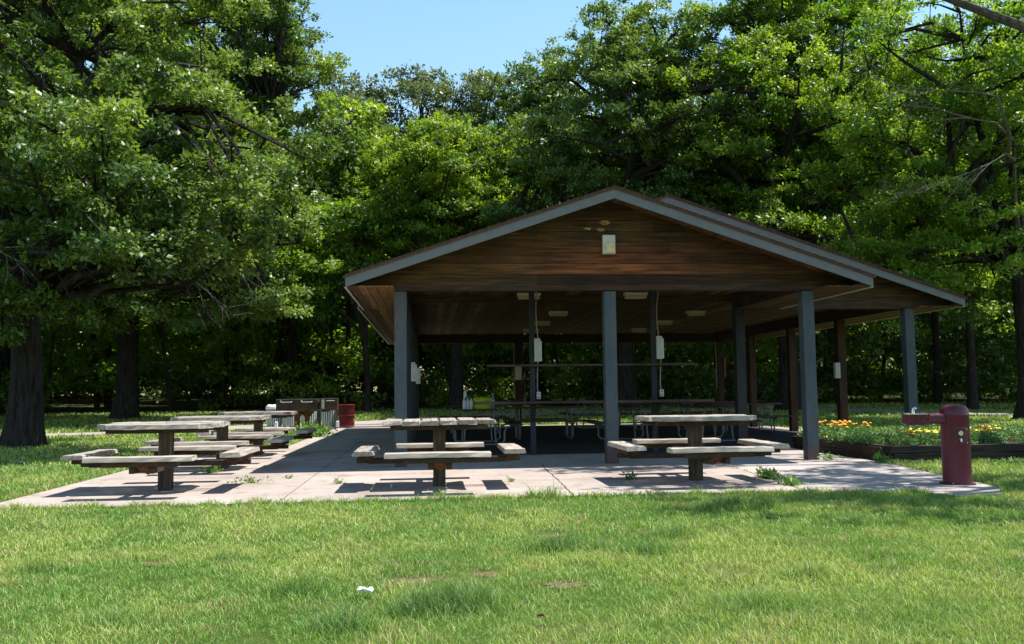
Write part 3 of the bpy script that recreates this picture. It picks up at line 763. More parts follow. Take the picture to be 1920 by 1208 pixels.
rb = thing('red_barrel_bin', 'round dark red metal mesh barrel at the right end of the row of bins', 'litter bin', (-2.76, 30.55, .045))
b = MB(); n = 36
for k in range(n):
    a = 6.2832 * k / n
    for sg in (-1, 1):
        pts = [(.262 * math.cos(a + sg * .35 * u), .262 * math.sin(a + sg * .35 * u), .03 + .68 * u) for u in (0, .25, .5, .75, 1)]
        b.tube(pts, .0055, 4, cap=False)
b.build('mesh_wall', 'red_metal', rb)
b = MB(); b.lathe([(.235, .01), (.235, .68)], n=28); b.build('drum', 'red_dark', rb, True)
for zz in (.03, .37, .71):
    b = MB(); b.lathe([(.266, zz - .018), (.278, zz - .018), (.278, zz + .018), (.266, zz + .018)], n=36); b.build('hoop', 'red_metal', rb, True)
for x, y, l in ((-5.02, 30.45, 'short white block between the bagged bin and the next bin'), (-3.62, 30.2, 'short white block left of the grill post'), (-3.02, 30.25, 'short white block beside the red barrel')):
    b = MB(); b.box((0, 0, .09), (.10, .10, .18)); b.box((0, 0, .19), (.07, .07, .02)); o = b.build('marker_block', 'plastic_white', None, bevel=.01); o.location = (x, y, .045)
    tag(o, l, 'marker block', 'white blocks by the bins')

# ------------------------------------------------------------------ drinking fountain
fo = thing('drinking_fountain', 'maroon pedestal drinking fountain with a side arm and a steel bowl', 'drinking fountain', (6.19, 10.29, -.006))
b = MB(); b.lathe([(.20, 0), (.20, .012), (.165, .014)], n=40); b.build('base_plate', 'maroon_dark', fo, True)
b = MB(); b.lathe([(.158, .014), (.158, .80), (.160, .805), (.160, .815), (.158, .82), (.155, .86), (.140, .895), (.11, .918), (.06, .93), (.01, .933)], n=48); b.build('pedestal', 'maroon', fo, True)
b = MB(); b.box((-.27, 0, .765), (.32, .12, .115)); b.build('arm', 'maroon', fo, bevel=.02)
b = MB(); b.lathe([(.02, .695), (.12, .70), (.145, .72), (.150, .80), (.155, .822)], (-.48, 0, 0), 36); bw = b.build('bowl', 'maroon', fo, True)
b = MB(); b.lathe([(.160, .823), (.160, .832), (.14, .834), (.11, .81), (.05, .795), (.01, .792)], (-.48, 0, 0), 36); b.build('basin', 'steel', bw, True)
b = MB(); b.tube([(-.51, 0, .80), (-.51, 0, .86), (-.505, 0, .885), (-.49, -.01, .895), (-.475, -.015, .885)], [.018, .018, .02, .017, .012], 12); b.build('spout', 'steel', bw, True)
b = MB()
vs = []; fs = []
for i in range(9):
    an = R(-90 - 40 + 62 * i / 8)
    for rr_ in (.150, .1625):
        for zz in (.46, .67): vs.append((rr_ * math.cos(an), rr_ * math.sin(an), zz))
    if i: k = 4 * i; fs += [(k - 2, k + 2, k + 3, k - 1), (k - 4, k, k + 2, k - 2), (k - 3, k - 1, k + 3, k + 1)]
fs += [(0, 2, 3, 1), (32, 33, 35, 34)]
b.add(vs, fs)
b.build('access_panel', 'maroon_dark', fo, bevel=.004)
b = MB(); b.tube([(-.045, -.165, .60), (-.045, -.195, .60)], .028, 16); b.build('push_button', 'steel', fo, True)
b = MB(); b.tube([(-.045, -.165, .535), (-.045, -.19, .53), (-.045, -.195, .50)], [.016, .014, .010], 10); b.build('valve', 'brass', fo, True)
b = MB()
for xx, zz in ((.045, .645), (.045, .49)): b.tube([(xx, -.164, zz), (xx, -.171, zz)], .007, 8)
b.build('screw', 'steel', fo)
b = MB()
for k in range(4): a = R(45 + 90 * k); b.tube([(.18 * math.cos(a), .18 * math.sin(a), .012), (.18 * math.cos(a), .18 * math.sin(a), .024)], .009, 6)
b.build('bolt', 'steel', fo)

# ------------------------------------------------------------------ leaves
def norm(a): return a / np.maximum(np.linalg.norm(a, axis=1, keepdims=True), 1e-9)
def leaves(P, Dout, L, k, rg, droop=.25, flat=.8, wid=.55, colr=None, spread=1.0):
    """k leaves round each tip in P; kite-shaped, folded along the midrib"""
    n = len(P); P = np.repeat(P, k, 0); D = np.repeat(Dout, k, 0); N = n * k
    d = norm(D * .6 + rg.normal(size=(N, 3)) * .75 * spread + np.array([0, 0, -droop]))
    nn = norm(np.array([0, 0, 1.0]) * flat + rg.normal(size=(N, 3)) * .42 + D * .65)
    s = norm(np.cross(d, nn)); nn = norm(np.cross(s, d))
    Ls = (L * rg.uniform(.5, 1.3, N))[:, None]
    P = P + rg.normal(size=(N, 3)) * L * .45
    w_ = Ls * wid * .5
    V = np.stack([P, P + d * Ls * .5 + s * w_ - nn * w_ * .35, P + d * Ls - nn * Ls * .12, P + d * Ls * .5 - s * w_ - nn * w_ * .35], 1).reshape(-1, 3)
    b0 = np.arange(N) * 4
    F = np.concatenate([np.stack([b0, b0 + 1, b0 + 2], 1), np.stack([b0, b0 + 2, b0 + 3], 1)])
    c = rg.random(N) if colr is None else np.clip(np.repeat(colr, k) + rg.normal(size=N) * .22, 0, 1)
    return V, F, np.repeat(c, 4)
def puff_points(C, A, B, dens, rg, shell=.45, L=.2):
    """leaf masses C (n,3) with radii A, B, each made of separate sprays; dens = tips per m2"""
    cnt = np.maximum(4, (3.6 * A * (A + B) * .5 / (L * 2.6) ** .9)).astype(int); idx = np.repeat(np.arange(len(C)), cnt); n = len(idx)
    d = norm(rg.normal(size=(n, 3))); d[:, 2] = np.where(d[:, 2] < -.2, -d[:, 2] * .6, d[:, 2])
    r = np.where(rg.random(n) < .78, rg.uniform(.8, 1.12, n), rg.uniform(.3, .8, n))
    S = C[idx] + d * np.stack([A[idx], A[idx], B[idx]], 1) * r[:, None]
    R_ = (L * 1.75 + .04) * rg.uniform(.6, 1.4, n)
    tot = (dens * (A * (A + B) * 2)).sum()
    m = np.maximum(3, (tot * R_ ** 2 / (R_ ** 2).sum())).astype(int)
    j = np.repeat(np.arange(n), m); N = len(j)
    q = norm(rg.normal(size=(N, 3))) * (rg.random(N) ** .5)[:, None]; q[:, 2] = np.abs(q[:, 2]) * .9 - .15
    P = S[j] + q * R_[j][:, None] * np.array([1.15, 1.15, .75])
    D = norm(q * .7 + d[j] * .6 + np.array([0, 0, .25]))
    tint = rg.normal(size=n) * .16
    return P, D, idx[j], tint[j]
def crown_puffs(c, rx, ry, rzu, rzd, n, a, rg, shell=.5, mind=.8):
    out = []; tries = 0
    c = np.array(c, float)
    while len(out) < n and tries < n * 60:
        tries += 1
        d = rg.normal(size=3); d /= np.linalg.norm(d); r = shell + (1 - shell) * rg.random() ** .7
        if rg.random() < .18: r *= .6
        p = d * r; lump = 1 + .13 * math.sin(3 * math.atan2(d[1], d[0]) + c[0]) + .1 * math.sin(5 * d[2] + c[1])
        q = c + np.array([p[0] * rx * lump, p[1] * ry * lump, p[2] * (rzu if p[2] > 0 else rzd)])
        rad = a * rg.uniform(.65, 1.3)
        if any(np.linalg.norm((q - o[0]) * np.array([1, 1, 1.5])) < mind * .5 * (rad + o[1]) for o in out): continue
        out.append((q, rad))
    return np.array([o[0] for o in out]), np.array([o[1] for o in out])
def limb_mesh(name, base, r0, fork, puffs, rg, material, parent, nl=6, lean=(0, 0), ntwig=1.0, flare=1.5, extra=None):
    b = MB(); bx, by, bz = base
    H = fork
    pts = []; rad = []
    for i in range(9):
        u = i / 8; z = bz - .1 + (H - bz + .1) * u
        pts.append((bx + lean[0] * u + .06 * math.sin(u * 5 + bx), by + lean[1] * u, z)); rad.append(r0 * (1 - .25 * u) * (1 + (flare - 1) * math.exp(-u * 9)))
    b.tube(pts, rad, 14)
    top = Vector(pts[-1]); P = [Vector(p) for p in puffs]
    if len(P):
        cen = sum(P, Vector()) / len(P)
        order = rg.permutation(len(P))[:nl]
        mains = []
        for k in order:
            tgt = P[k]; mid = top.lerp(tgt, .5) + Vector((0, 0, .12 * (tgt - top).length)) + Vector(rg.normal(size=3) * .35)
            q = [top - Vector((0, 0, .3)), top.lerp(mid, .5) + Vector(rg.normal(size=3) * .15), mid, mid.lerp(tgt, .55) + Vector(rg.normal(size=3) * .2), tgt]
            rr = r0 * rg.uniform(.38, .58)
            b.tube(q, [rr, rr * .8, rr * .6, rr * .4, rr * .15], 8); mains.append(q)
        # leader
        hi = max(P, key=lambda p: p.z); hi = hi - Vector((0, 0, .25 * (hi.z - top.z))); q = [top - Vector((0, 0, .2)), top.lerp(hi, .35), top.lerp(hi, .7) + Vector(rg.normal(size=3) * .3), hi]
        b.tube(q, [r0 * .68, r0 * .5, r0 * .3, r0 * .08], 9); mains.append(q)
        nodes = [p for q in mains for p in q[1:]] + [q[i].lerp(q[i + 1], .5) for q in mains for i in range(1, len(q) - 1)]
        for tgt in P:
            if rg.random() > ntwig: continue
            nd = min(nodes, key=lambda p: (p - tgt).length + (2.0 if p.z > tgt.z else 0)); L = (nd - tgt).length
            if L < .3: continue
            mid = nd.lerp(tgt, .5) + Vector(rg.normal(size=3) * .1 * L) + Vector((0, 0, .06 * L))
            rr = min(r0 * .22, .02 + .022 * L)
            b.tube([nd, mid, tgt], [rr, rr * .65, rr * .25], 5, cap=False)
            for _ in range(3):
                e = tgt + Vector(rg.normal(size=3) * .55); b.tube([mid.lerp(tgt, .6), e], [rr * .35, .006], 4, cap=False)
    if extra: extra(b)
    o = b.build(name, material, parent, True)
    return o
TREES = {}
def tree(name, label, cat, base, r0, fork, crowns, leafm, L, dens, seed, bk='bark_dark', k=5, group=None, nl=6, lean=(0, 0), flat=.6, wid=.55, ntwig=1.0, extra=None, zc=None):
    rg = np.random.default_rng(seed)
    t_ = thing(name, label, cat, base, 0, group)
    Cs = []; As = []
    for (c, rx, ry, rzu, rzd, n, a) in crowns:
        C, A = crown_puffs(c, rx, ry, rzu, rzd, n, a, rg); Cs.append(C); As.append(A)
    C = np.concatenate(Cs); A = np.concatenate(As); C = C - np.array(base)
    if zc is not None: keep = C[:, 2] + base[2] > zc; C = C[keep]; A = A[keep]
    P, D, idx, tn_ = puff_points(C, A, A * rg.uniform(.6, 1.1, len(A)), dens * .8, rg, L=L)
    pc = rg.uniform(.1, .75, len(C))
    V, F, cc = leaves(P, D, L, k, rg, flat=flat, wid=wid, colr=pc[idx] + tn_)
    crown = npmesh('crown', V, F, leafm, cc, t_)
    limb_mesh('trunk', (0, 0, 0), r0, fork - base[2], C, rg, bk, t_, nl, lean, ntwig, extra=extra)
    TREES[label] = (t_, len(F))
    return t_

tree('oak_tree', 'big oak with the thick dark trunk at the left edge of the lawn', 'tree', (-9.5, 22.3, 0), .37, 4.6,
     [((-9.2, 22.0, 8.2), 5.0, 5.0, 5.5, 4.8, 150, .85), ((-5.7, 18.8, 5.2), 2.9, 2.8, 2.2, 1.8, 62, .7), ((-9.0, 20.8, 3.7), 1.7, 1.2, 1.0, .9, 16, .5), ((-8.7, 20.3, 3.0), 1.5, .9, .6, .6, 14, .42), ((-5.2, 17.6, 3.9), 1.5, 1.0, .6, .7, 12, .5)], 'oak_leaf', .125, 92, 101, zc=2.25, nl=8)
tree('oak_tree', 'tall spreading oak whose trunk stands second from the left, beyond the path', 'tree', (-12.4, 38.4, .2), .43, 5.2,
     [((-12.2, 37.0, 13.0), 7.4, 6.0, 8.5, 8.0, 230, 1.2), ((-7.6, 34.5, 8.0), 3.2, 2.6, 3.5, 3.6, 28, 1.2), ((-7.2, 36.0, 15.2), 3.2, 3, 4.6, 4.0, 38, 1.0), ((-13.0, 34.4, 5.0), 4.6, 1.8, 1.8, 1.7, 46, .8), ((-8.0, 35, 4.6), 3.4, 1.6, 1.6, 1.4, 34, .75)], 'oak_leaf', .165, 52, 102, zc=3.3, nl=9)
tree('oak_tree', 'greyish-green round-topped tree rising behind the gap in the middle of the treeline', 'tree', (-2.5, 52, .5), .45, 9,
     [((-4.6, 52, 12.8), 3.2, 3.6, 6.4, 6.5, 80, 1.1), ((-.8, 52, 13.2), 3.4, 3.6, 6.6, 6.5, 90, 1.1), ((3.2, 53, 14.0), 3.2, 3.4, 6.2, 7, 80, 1.1)], 'pale_leaf', .22, 28, 103, nl=8)
tree('maple_tree', 'bright green rounded maple left of the pavilion ridge', 'tree', (1.2, 43, .3), .32, 6,
     [((0.7, 42.5, 10.2), 3.6, 3.2, 3.6, 5.2, 95, 1.05), ((3.4, 43, 8.6), 2.4, 2.4, 3.2, 4, 34, .95)], 'maple_leaf', .175, 44, 104, nl=8)
tree('maple_tree', 'small bright young maple low between the oak and the rounded maple', 'tree', (-2.9, 42, .3), .16, 4,
     [((-2.7, 41.2, 7.7), 1.3, 1.3, 2.6, 3, 18, .9), ((-5.1, 40.8, 6.6), 1.9, 1.6, 3.2, 3, 20, 1.0)], 'bright_leaf', .22, 26, 105, nl=5)
tree('maple_tree', 'dark green tree poking up against the sky left of the large right-hand tree', 'tree', (5.9, 50, .5), .4, 9,
     [((5.7, 49, 14.2), 2.9, 3.0, 4.6, 7, 70, 1.1)], 'dark_leaf', .23, 26, 106, nl=7)
tree('maple_tree', 'large full green tree rising out of frame directly above the pavilion ridge', 'tree', (8.6, 40, .25), .5, 7,
     [((9.7, 39.0, 12.4), 4.7, 4.2, 6.3, 6.2, 160, 1.1), ((5.3, 38.5, 9.4), 2.2, 2.2, 3.2, 3.2, 26, .9), ((6.4, 35.0, 6.2), 5.4, 3.0, 1.2, 1.3, 70, .85)], 'oak_leaf', .165, 48, 107, nl=9)  # last crown: unseen low boughs behind the roof, added to shade the ground there
def limbs_g2(b):
    for q in ([(-.3, 0, 5.5), (-1.0, -1.0, 8.0), (-2.8, -1.8, 10.0), (-4.3, -2.2, 11.0), (-5.2, -2.4, 11.4)], [(0, 0, 6), (-.6, -1.2, 8.8), (-1.3, -1.6, 11.5), (-2.0, -1.8, 13.5)], [(0, 0, 6), (.6, -1.0, 8.8), (1.1, -1.2, 11.0), (2.5, -1.5, 12.6)], [(0, 0, 6), (1.2, -.8, 8.2), (3.4, -1.4, 9.6), (5.0, -1.6, 10.0)]):
        b.tube(q, [.30, .22, .17, .11, .06][:len(q)], 9)
tree('maple_tree', 'broad dark-limbed tree with forking branches behind the right half of the roof', 'tree', (15.4, 38, .2), .46, 6.2,
     [((14.6, 39.0, 13.5), 6.0, 5.0, 7.5, 6.5, 180, 1.15), ((19.0, 40.0, 16.5), 4.6, 4.0, 6.0, 5.0, 80, 1.15), ((17.5, 36, 9.0), 3.2, 2.6, 4.5, 4.0, 30, 1.2), ((15.0, 34.2, 6.6), 4.4, 2.6, 1.4, 1.5, 46, .85)], 'maple_leaf', .17, 38, 108, nl=10, extra=limbs_g2)
tree('maple_tree', 'dark-trunked tree at the right edge of the picture beyond the flower bed', 'tree', (20.3, 29.2, 0), .40, 5,
     [((17.8, 28.6, 9.2), 4.6, 3.8, 6.4, 5.6, 140, .9), ((15.6, 28.8, 4.4), 1.6, 1.5, 1.6, 1.6, 18, .65)], 'bright_leaf', .145, 58, 109, nl=9, zc=2.5)
tree('maple_tree', 'nearest tree on the right, its leafy branches reaching over the lawn by the fountain', 'tree', (13.6, 12.0, 0), .30, 4.0,
     [((10.0, 9.7, 8.7), 3.5, 3.0, 2.4, 1.8, 34, .75), ((9.0, 14.0, 9.4), 3.0, 2.4, 1.6, 1.2, 16, .7)], 'bright_leaf', .15, 34, 110, nl=9, bk='bark_grey')

# dead twigs hanging in at the upper right
b = MB(); rr = random.Random(5)
def twig(b, p, d, L, r, depth):
    r = r * .78 if depth > 1 else r
    pts = [Vector(p)]; d = Vector(d).normalized()
    for i in range(5):
        d = (d + Vector((rr.uniform(-.22, .22), rr.uniform(-.2, .2), rr.uniform(-.16, .12)))).normalized(); pts.append(pts[-1] + d * L / 5)
    b.tube(pts, [r * (1 - .15 * i) for i in range(6)], 5, cap=False)
    if depth:
        for i in range(1, 6):
            if rr.random() < .85:
                s = Vector((d.x + rr.uniform(-.5, .3), rr.uniform(-.5, .5), d.z + rr.uniform(-.7, .8)))
                twig(b, pts[i], s, L * rr.uniform(.35, .6), r * .55, depth - 1)
twig(b, (16.6, 24.6, 8.8), (-1, 0, .1), 3.0, .035, 3); twig(b, (16.8, 24.6, 7.9), (-1, 0, -.35), 2.8, .032, 3); twig(b, (16.6, 24.6, 9.6), (-1, 0, .15), 2.8, .03, 3); 
b.tube([(20.1, 29.0, 5.6), (18.9, 27.4, 7.4), (17.6, 25.4, 8.5), (16.5, 24.6, 8.8)], [.10, .07, .05, .03], 7); b.tube([(17.9, 26.2, 8.1), (17.2, 25.0, 8.6), (16.6, 24.6, 9.6)], [.07, .05, .035], 6); b.tube([(17.9, 26.2, 8.1), (17.3, 25.0, 7.8), (16.8, 24.6, 7.9)], [.07, .05, .035], 6)
def bare(parent_label, base, items):
    for p, d, L, r in items:
        b = MB(); twig(b, p, d, L, r, 2)
        o = b.build('bare_branch', 'dead_wood', TREES[parent_label][0], True); o.location = (-base[0], -base[1], -base[2])
bare('tall spreading oak whose trunk stands second from the left, beyond the path', (-12.4, 38.4, .2), [((-10.6, 31.6, 11.0), (1, -.2, -.25), 2.6, .04), ((-9.6, 31.2, 9.6), (1, 0, -.2), 3.0, .04), ((-9.3, 31.4, 8.2), (1, 0, -.4), 2.6, .035), ((-8.6, 32, 6.0), (1, 0, -.2), 2.6, .035), ((-8.3, 32, 5.2), (1, 0, -.45), 2.0, .03)])
bare('big oak with the thick dark trunk at the left edge of the lawn', (-9.5, 22.3, 0), [((-9.4, 20.4, 4.3), (.8, -.3, -.8), 1.0, .02), ((-8.0, 17.2, 3.9), (.8, 0, -.6), .9, .014), ((-6.0, 16.4, 4.3), (.7, 0, -.6), .9, .014)])
o = b.build('bare_branch', 'dead_wood', TREES['dark-trunked tree at the right edge of the picture beyond the flower bed'][0], True)
o.location = (-20.3, -29.2, 0)

# filler trees of the wood: three kinds, copied
WG = 'slim trees standing in the wood behind the lawn'
kinds = []
for i, (lm, rt) in enumerate((('dark_leaf', .17), ('wood_leaf', .22), ('maple_leaf', .14))):
    kinds.append(tree('wood_tree', 'tree', 'tree', (0, 0, 0), rt, 8.0, [((0, 0, 10.5), 3.2, 3.2, 4.6, 5.4, 44, 1.35)], lm, .30, 15, 200 + i, nl=5, ntwig=.7, group=WG))
wl_ = [(-26, 44), (-21, 47), (-17, 50), (-19, 42), (-14.5, 46), (-10, 47.5), (-6.8, 46.5), (-8.5, 56), (-4.3, 49), (-1, 58), (4.6, 46), (9.5, 52), (12.8, 47), (16.8, 52), (20.5, 45), (24.5, 42), (24, 52), (29, 46), (22.8, 36.5), (27, 36), (33, 42), (-31, 50)]
for i, (x, y) in enumerate(wl_):
    k = kinds[i % 3]; o = k if i < 3 else copy_tree(k)
    o.location = (x, y, gz(y) - .02); o.rotation_euler.z = i * 1.31; s = .92 + .22 * ((i * 37) % 10) / 10; o.scale = (s, s, s)
    o['label'] = 'slim dark-trunked tree standing in the shaded wood behind the lawn'
# thin bare trunks in the wood
b = MB(); rr = random.Random(12)
b.tube([(0, 0, -.1), (.1, 0, 2.5), (-.05, .1, 5), (.15, 0, 8)], [.11, .09, .075, .05], 8)
b.tube([(.05, 0, 3.2), (.8, .2, 4.6), (1.3, .2, 6)], [.04, .03, .015], 5); b.tube([(0, 0, 4.2), (-.7, .2, 5.4), (-1.0, .1, 6.6)], [.04, .03, .015], 5)
pole = b.build('tree_trunk', 'bark_dark', None, True)
for i in range(26):
    o = pole if i == 0 else pole.copy()
    if i: col.objects.link(o)
    x = -25 + i * 2.05 + rr.uniform(-.7, .7); y = rr.uniform(45, 50)
    o.location = (x, y, gz(y)); o.rotation_euler = (rr.uniform(-.12, .12), rr.uniform(-.14, .14), rr.uniform(0, 6)); s = rr.uniform(.7, 1.4); o.scale = (s, s, 1.1)
    tag(o, 'thin dark sapling trunk in the shade at the edge of the wood', 'tree trunk', 'thin sapling trunks at the wood edge')
# undergrowth and distant wood mass
def mass(name, n, xr, yr, zf, a, L, dens, leafm, seed, label, cat, k=4):
    rg = np.random.default_rng(seed)
    X = rg.uniform(*xr, n); Y = rg.uniform(*yr, n); Z = np.array([zf(x, y, rg) for x, y in zip(X, Y)])
    C = np.stack([X, Y, Z], 1); A = a * rg.uniform(.6, 1.3, n)
    P, D, idx, tn_ = puff_points(C, A, A * .7, dens, rg, .3, L=L)
    V, F, cc = leaves(P, D, L, k, rg, colr=rg.uniform(0, .8, n)[idx] + tn_)
    V[:, 2] = np.maximum(V[:, 2], 0.02)
    o = npmesh(name, V, F, leafm, cc); tag(o, label, cat, None, 'stuff')
    return len(F)
mass('undergrowth', 250, (-34, 38), (44.5, 51), lambda x, y, g: gz(y) + g.random() ** 1.3 * (3.4 + .14 * (y - 44) ** 1.5), 1.25, .24, 17, 'maple_leaf', 301, 'dense shaded undergrowth along the foot of the wood', 'undergrowth')
mass('woodland', 480, (-55, 62), (56, 66), lambda x, y, g: (5 + g.random() * 9.5) if x < 6 else (1 + g.random() * 17), 2.3, .50, 5.5, 'maple_leaf', 302, 'dark mass of more distant trees filling the wood', 'wood')
mass('woodland', 950, (-75, 85), (68, 84), lambda x, y, g: 1.2 + g.random() * 10, 2.7, .60, 6.5, 'bright_leaf', 305, 'sunlit far leaves showing through gaps at the foot of the wood', 'wood')
mass('undergrowth', 170, (7, 38), (42.5, 48), lambda x, y, g: gz(y) + g.random() ** 1.2 * 5.0, 1.15, .22, 17, 'dark_leaf', 307, 'dark leafy thicket behind the right side of the pavilion and the flower bed', 'undergrowth')
mass('undergrowth', 150, (-44, 46), (53, 60), lambda x, y, g: gz(y) + g.random() * 1.8, 1.2, .30, 12, 'wood_leaf', 306, 'low leafy shrubs deeper in the wood behind the first trunks', 'undergrowth')
mass('woodland', 120, (20, 44), (33, 46), lambda x, y, g: 1 + g.random() * 11, 1.5, .30, 11, 'dark_leaf', 303, 'dark leafy thicket closing the wood at the far right', 'wood')
mass('woodland', 150, (-44, -18), (30, 44), lambda x, y, g: 1 + g.random() * 13, 1.7, .32, 10, 'wood_leaf', 304, 'leafy thicket closing the wood at the far left', 'wood')
b_ = MB(); vs = []; fs = []
for i, x in enumerate(np.linspace(-60, 66, 64)):
    for j, y in enumerate((43.2 + 1.0 * math.sin(x * .4) + .6 * math.sin(x * 1.3), 60, 78)): vs.append((x, y, gz(y) + .02))
    if i:
        for j in range(2): k = i * 3 + j; fs.append((k - 3, k, k + 1, k - 2))
b_.add(vs, fs); tag(b_.build('forest_floor', 'litter_floor'), kind='structure')

# ------------------------------------------------------------------ flower bed
pl = thing('flower_bed', 'dark timber-edged raised flower bed beside the right front post', 'flower bed', (0, 0, 0))
b = MB(); zt = .25
outl = [(7.12, 13.62), (16.2, 13.62), (16.2, 17.2), (6.95, 16.9)]
def wallseg(b, p, q, th=.12, h=zt):
    d = (Vector(q) - Vector(p)); L = d.length; a = math.atan2(d.y, d.x)
    for r_ in range(2):
        b.box(((p[0] + q[0]) / 2, (p[1] + q[1]) / 2, h / 4 + r_ * h / 2 - .02), (L + (th if r_ else -th) * .5, th - .006 * r_, h / 2 - .006), a)
for p, q in zip(outl, outl[1:] + outl[:1]): wallseg(b, p, q)
b.build('timber_edging', 'planter_wood', pl, bevel=.008)
b = MB(); b.prism([(7.0, 13.68), (16.15, 13.68), (16.15, 17.15), (7.0, 16.85)], 0, .20); b.build('soil', 'soil', pl)
def inbed(x, y): return y > 13.75 and y < 16.95 and x > 7.2 - .05 * (y - 13.6) and x < 16
rg = np.random.default_rng(55)
# foliage plants (things, copied)
def flower_plant(name, label, leafc, flow, seed, h=.24, r=.16, nf=9, fr=.026, nl=110, L=.05, grp=None):
    rg = np.random.default_rng(seed); t_ = thing(name, label, 'flower', (0, 0, 0), 0, grp)
    d = norm(rg.normal(size=(nl, 3))); d[:, 2] = np.abs(d[:, 2]); P = d * np.array([r, r, h]) * rg.uniform(.4, 1, (nl, 1))
    V, F, cc = leaves(P, d, L, 4, rg, droop=.0, flat=.5, wid=.45); npmesh('foliage', V, F, leafc, cc, t_)
    if flow:
        b = MB()
        for i in range(nf):
            a = rg.uniform(0, 6.28); q = rg.uniform(.2, .95) * r; z = h * rg.uniform(.85, 1.15); s = fr * rg.uniform(.75, 1.2)
            c = (q * math.cos(a), q * math.sin(a), z)
            b.lathe([(s * .4, -s * .5), (s, -s * .1), (s * 1.05, s * .25), (s * .7, s * .6), (s * .2, s * .75)], c, 9)
        b.build('blossom', flow, t_, True)
    return t_
fk = {'or': flower_plant('marigold_plant', '', 'flower_leaf', 'orange_fl', 1, grp='orange marigolds in the flower bed'),
      'ye': flower_plant('marigold_plant', '', 'flower_leaf', 'yellow_fl', 2, grp='yellow marigolds in the flower bed'),
      'pk': flower_plant('petunia_plant', '', 'flower_leaf', 'pink_fl', 3, nf=5, grp='pink petunias in the flower bed'),
      'wh': flower_plant('petunia_plant', '', 'flower_leaf', 'white_fl', 4, nf=3, grp='white petunias in the flower bed'),
      'dr': flower_plant('coleus_plant', '', 'flower_leaf', 'dark_red_fl', 5, nf=12, fr=.035, grp='dark red plants in the flower bed'),
      'gr': flower_plant('bedding_plant', '', 'flower_leaf', None, 6, h=.20, r=.19, nl=150, grp='green bedding plants in the flower bed')}
LB = {'or': 'clump of orange marigolds in the raised bed', 'ye': 'clump of yellow marigolds in the raised bed', 'pk': 'pink petunia plant at the right end of the raised bed',
      'wh': 'plant with few white flowers at the right end of the raised bed', 'dr': 'dark red leafy plant among the yellow marigolds', 'gr': 'low leafy green bedding plant without flowers in the raised bed'}
used = set()
def putf(k, x, y, s=1.0):
    o = fk[k] if k not in used else copy_tree(fk[k]); used.add(k)
    o.location = (x, y, .18); o.rotation_euler.z = rg.uniform(0, 6); o.scale = (s, s, s * rg.uniform(.85, 1.15)); o['label'] = LB[k]
for (x, y) in ((7.25, 16.5), (7.5, 16.2), (7.75, 16.55), (7.3, 15.9), (8.05, 16.3), (7.9, 16.75)): putf('or', x, y, 1.15)
for (x, y) in ((7.7, 14.05), (8.9, 13.95)): putf('or', x, y)
for (x, y) in ((7.95, 13.95), (9.1, 14.3), (7.85, 14.3), (8.05, 14.6), (7.6, 16.6), (8.3, 14.75), (9.4, 14.5)): putf('ye', x, y)
for (x, y) in ((8.15, 14.0), (8.4, 14.15), (8.7, 14.1), (8.55, 14.5), (8.2, 14.4), (8.9, 14.6), (8.5, 13.95), (10.1, 14.6), (10.5, 14.3)): putf('ye', x, y)
putf('dr', 8.75, 14.5); putf('dr', 7.95, 14.55, .8); putf('or', 10.6, 15.2); putf('or', 10.4, 15.0, .8)
for (x, y) in ((11.0, 14.4), (11.3, 14.6), (12.0, 14.3)): putf('pk', x, y)
for (x, y) in ((11.9, 15.2), (10.9, 13.95), (11.6, 14.0), (12.4, 14.8)): putf('wh', x, y)
cnt = 0; taken = []
for yy in np.arange(13.85, 16.9, .36):
    for xx in np.arange(7.15, 13.2, .36):
        x = xx + rg.uniform(-.09, .09); y = yy + rg.uniform(-.08, .08)
        if inbed(x, y) and rg.random() < .93: putf('gr', x, y, rg.uniform(.8, 1.15)); cnt += 1

# ------------------------------------------------------------------ weeds, litter
def weed(name, label, x, y, n, r, h, L, seed, leafc='weed_leaf', z=0.0, elong=(1, 1), rot=0):
    rg = np.random.default_rng(seed); d = norm(rg.normal(size=(n, 3))); d[:, 2] = np.abs(d[:, 2]) + .2
    P = d * np.array([r * elong[0], r * elong[1], h]) * rg.uniform(0, 1, (n, 1)); c, s = math.cos(rot), math.sin(rot)
    P = np.stack([P[:, 0] * c - P[:, 1] * s, P[:, 0] * s + P[:, 1] * c, P[:, 2]], 1)
    V, F, cc = leaves(P, d, L, 3, rg, droop=-.3, flat=.3, wid=.4); V[:, 2] = np.maximum(V[:, 2], .002)
    o = npmesh(name, V, F, leafc, cc); o.location = (x, y, z); tag(o, label, 'weed')
    return o
weed('weed_clump', 'long leafy green weed clump growing in the slab joint near the right table', 4.30, 11.35, 200, .09, .07, .055, 1, elong=(1, 4.2))
weed('weed_clump', 'second leafy weed in the joint, closer to the lawn', 4.24, 10.5, 120, .08, .06, .055, 2, elong=(1, 2.4))
weed('weed_clump', 'small weed on the slab right of the plank-gapped table', 1.02, 11.55, 26, .05, .05, .04, 3)
weed('weed_clump', 'small weed in the shadow of the right front table', 2.55, 11.55, 34, .06, .07, .05, 4, 'flower_leaf')
weed('weed_clump', 'tiny weed on the slab left of the plank-gapped table', -1.15, 11.75, 26, .08, .03, .04, 5)
weed('weed_clump', 'weed beside the middle table of the left column', -3.2, 13.75, 60, .16, .08, .05, 6, elong=(1.6, 1))
weed('weed_clump', 'pair of small weeds on the slab between the left tables', -2.3, 12.1, 60, .2, .05, .045, 7, elong=(1.6, .7))
weed('weed_clump', 'small weed on open concrete right of the left tables', -1.9, 12.6, 20, .1, .03, .035, 8)
weed('weed_clump', 'weed at the slab edge in the shade of the planter corner', 6.85, 13.35, 60, .14, .10, .06, 9)
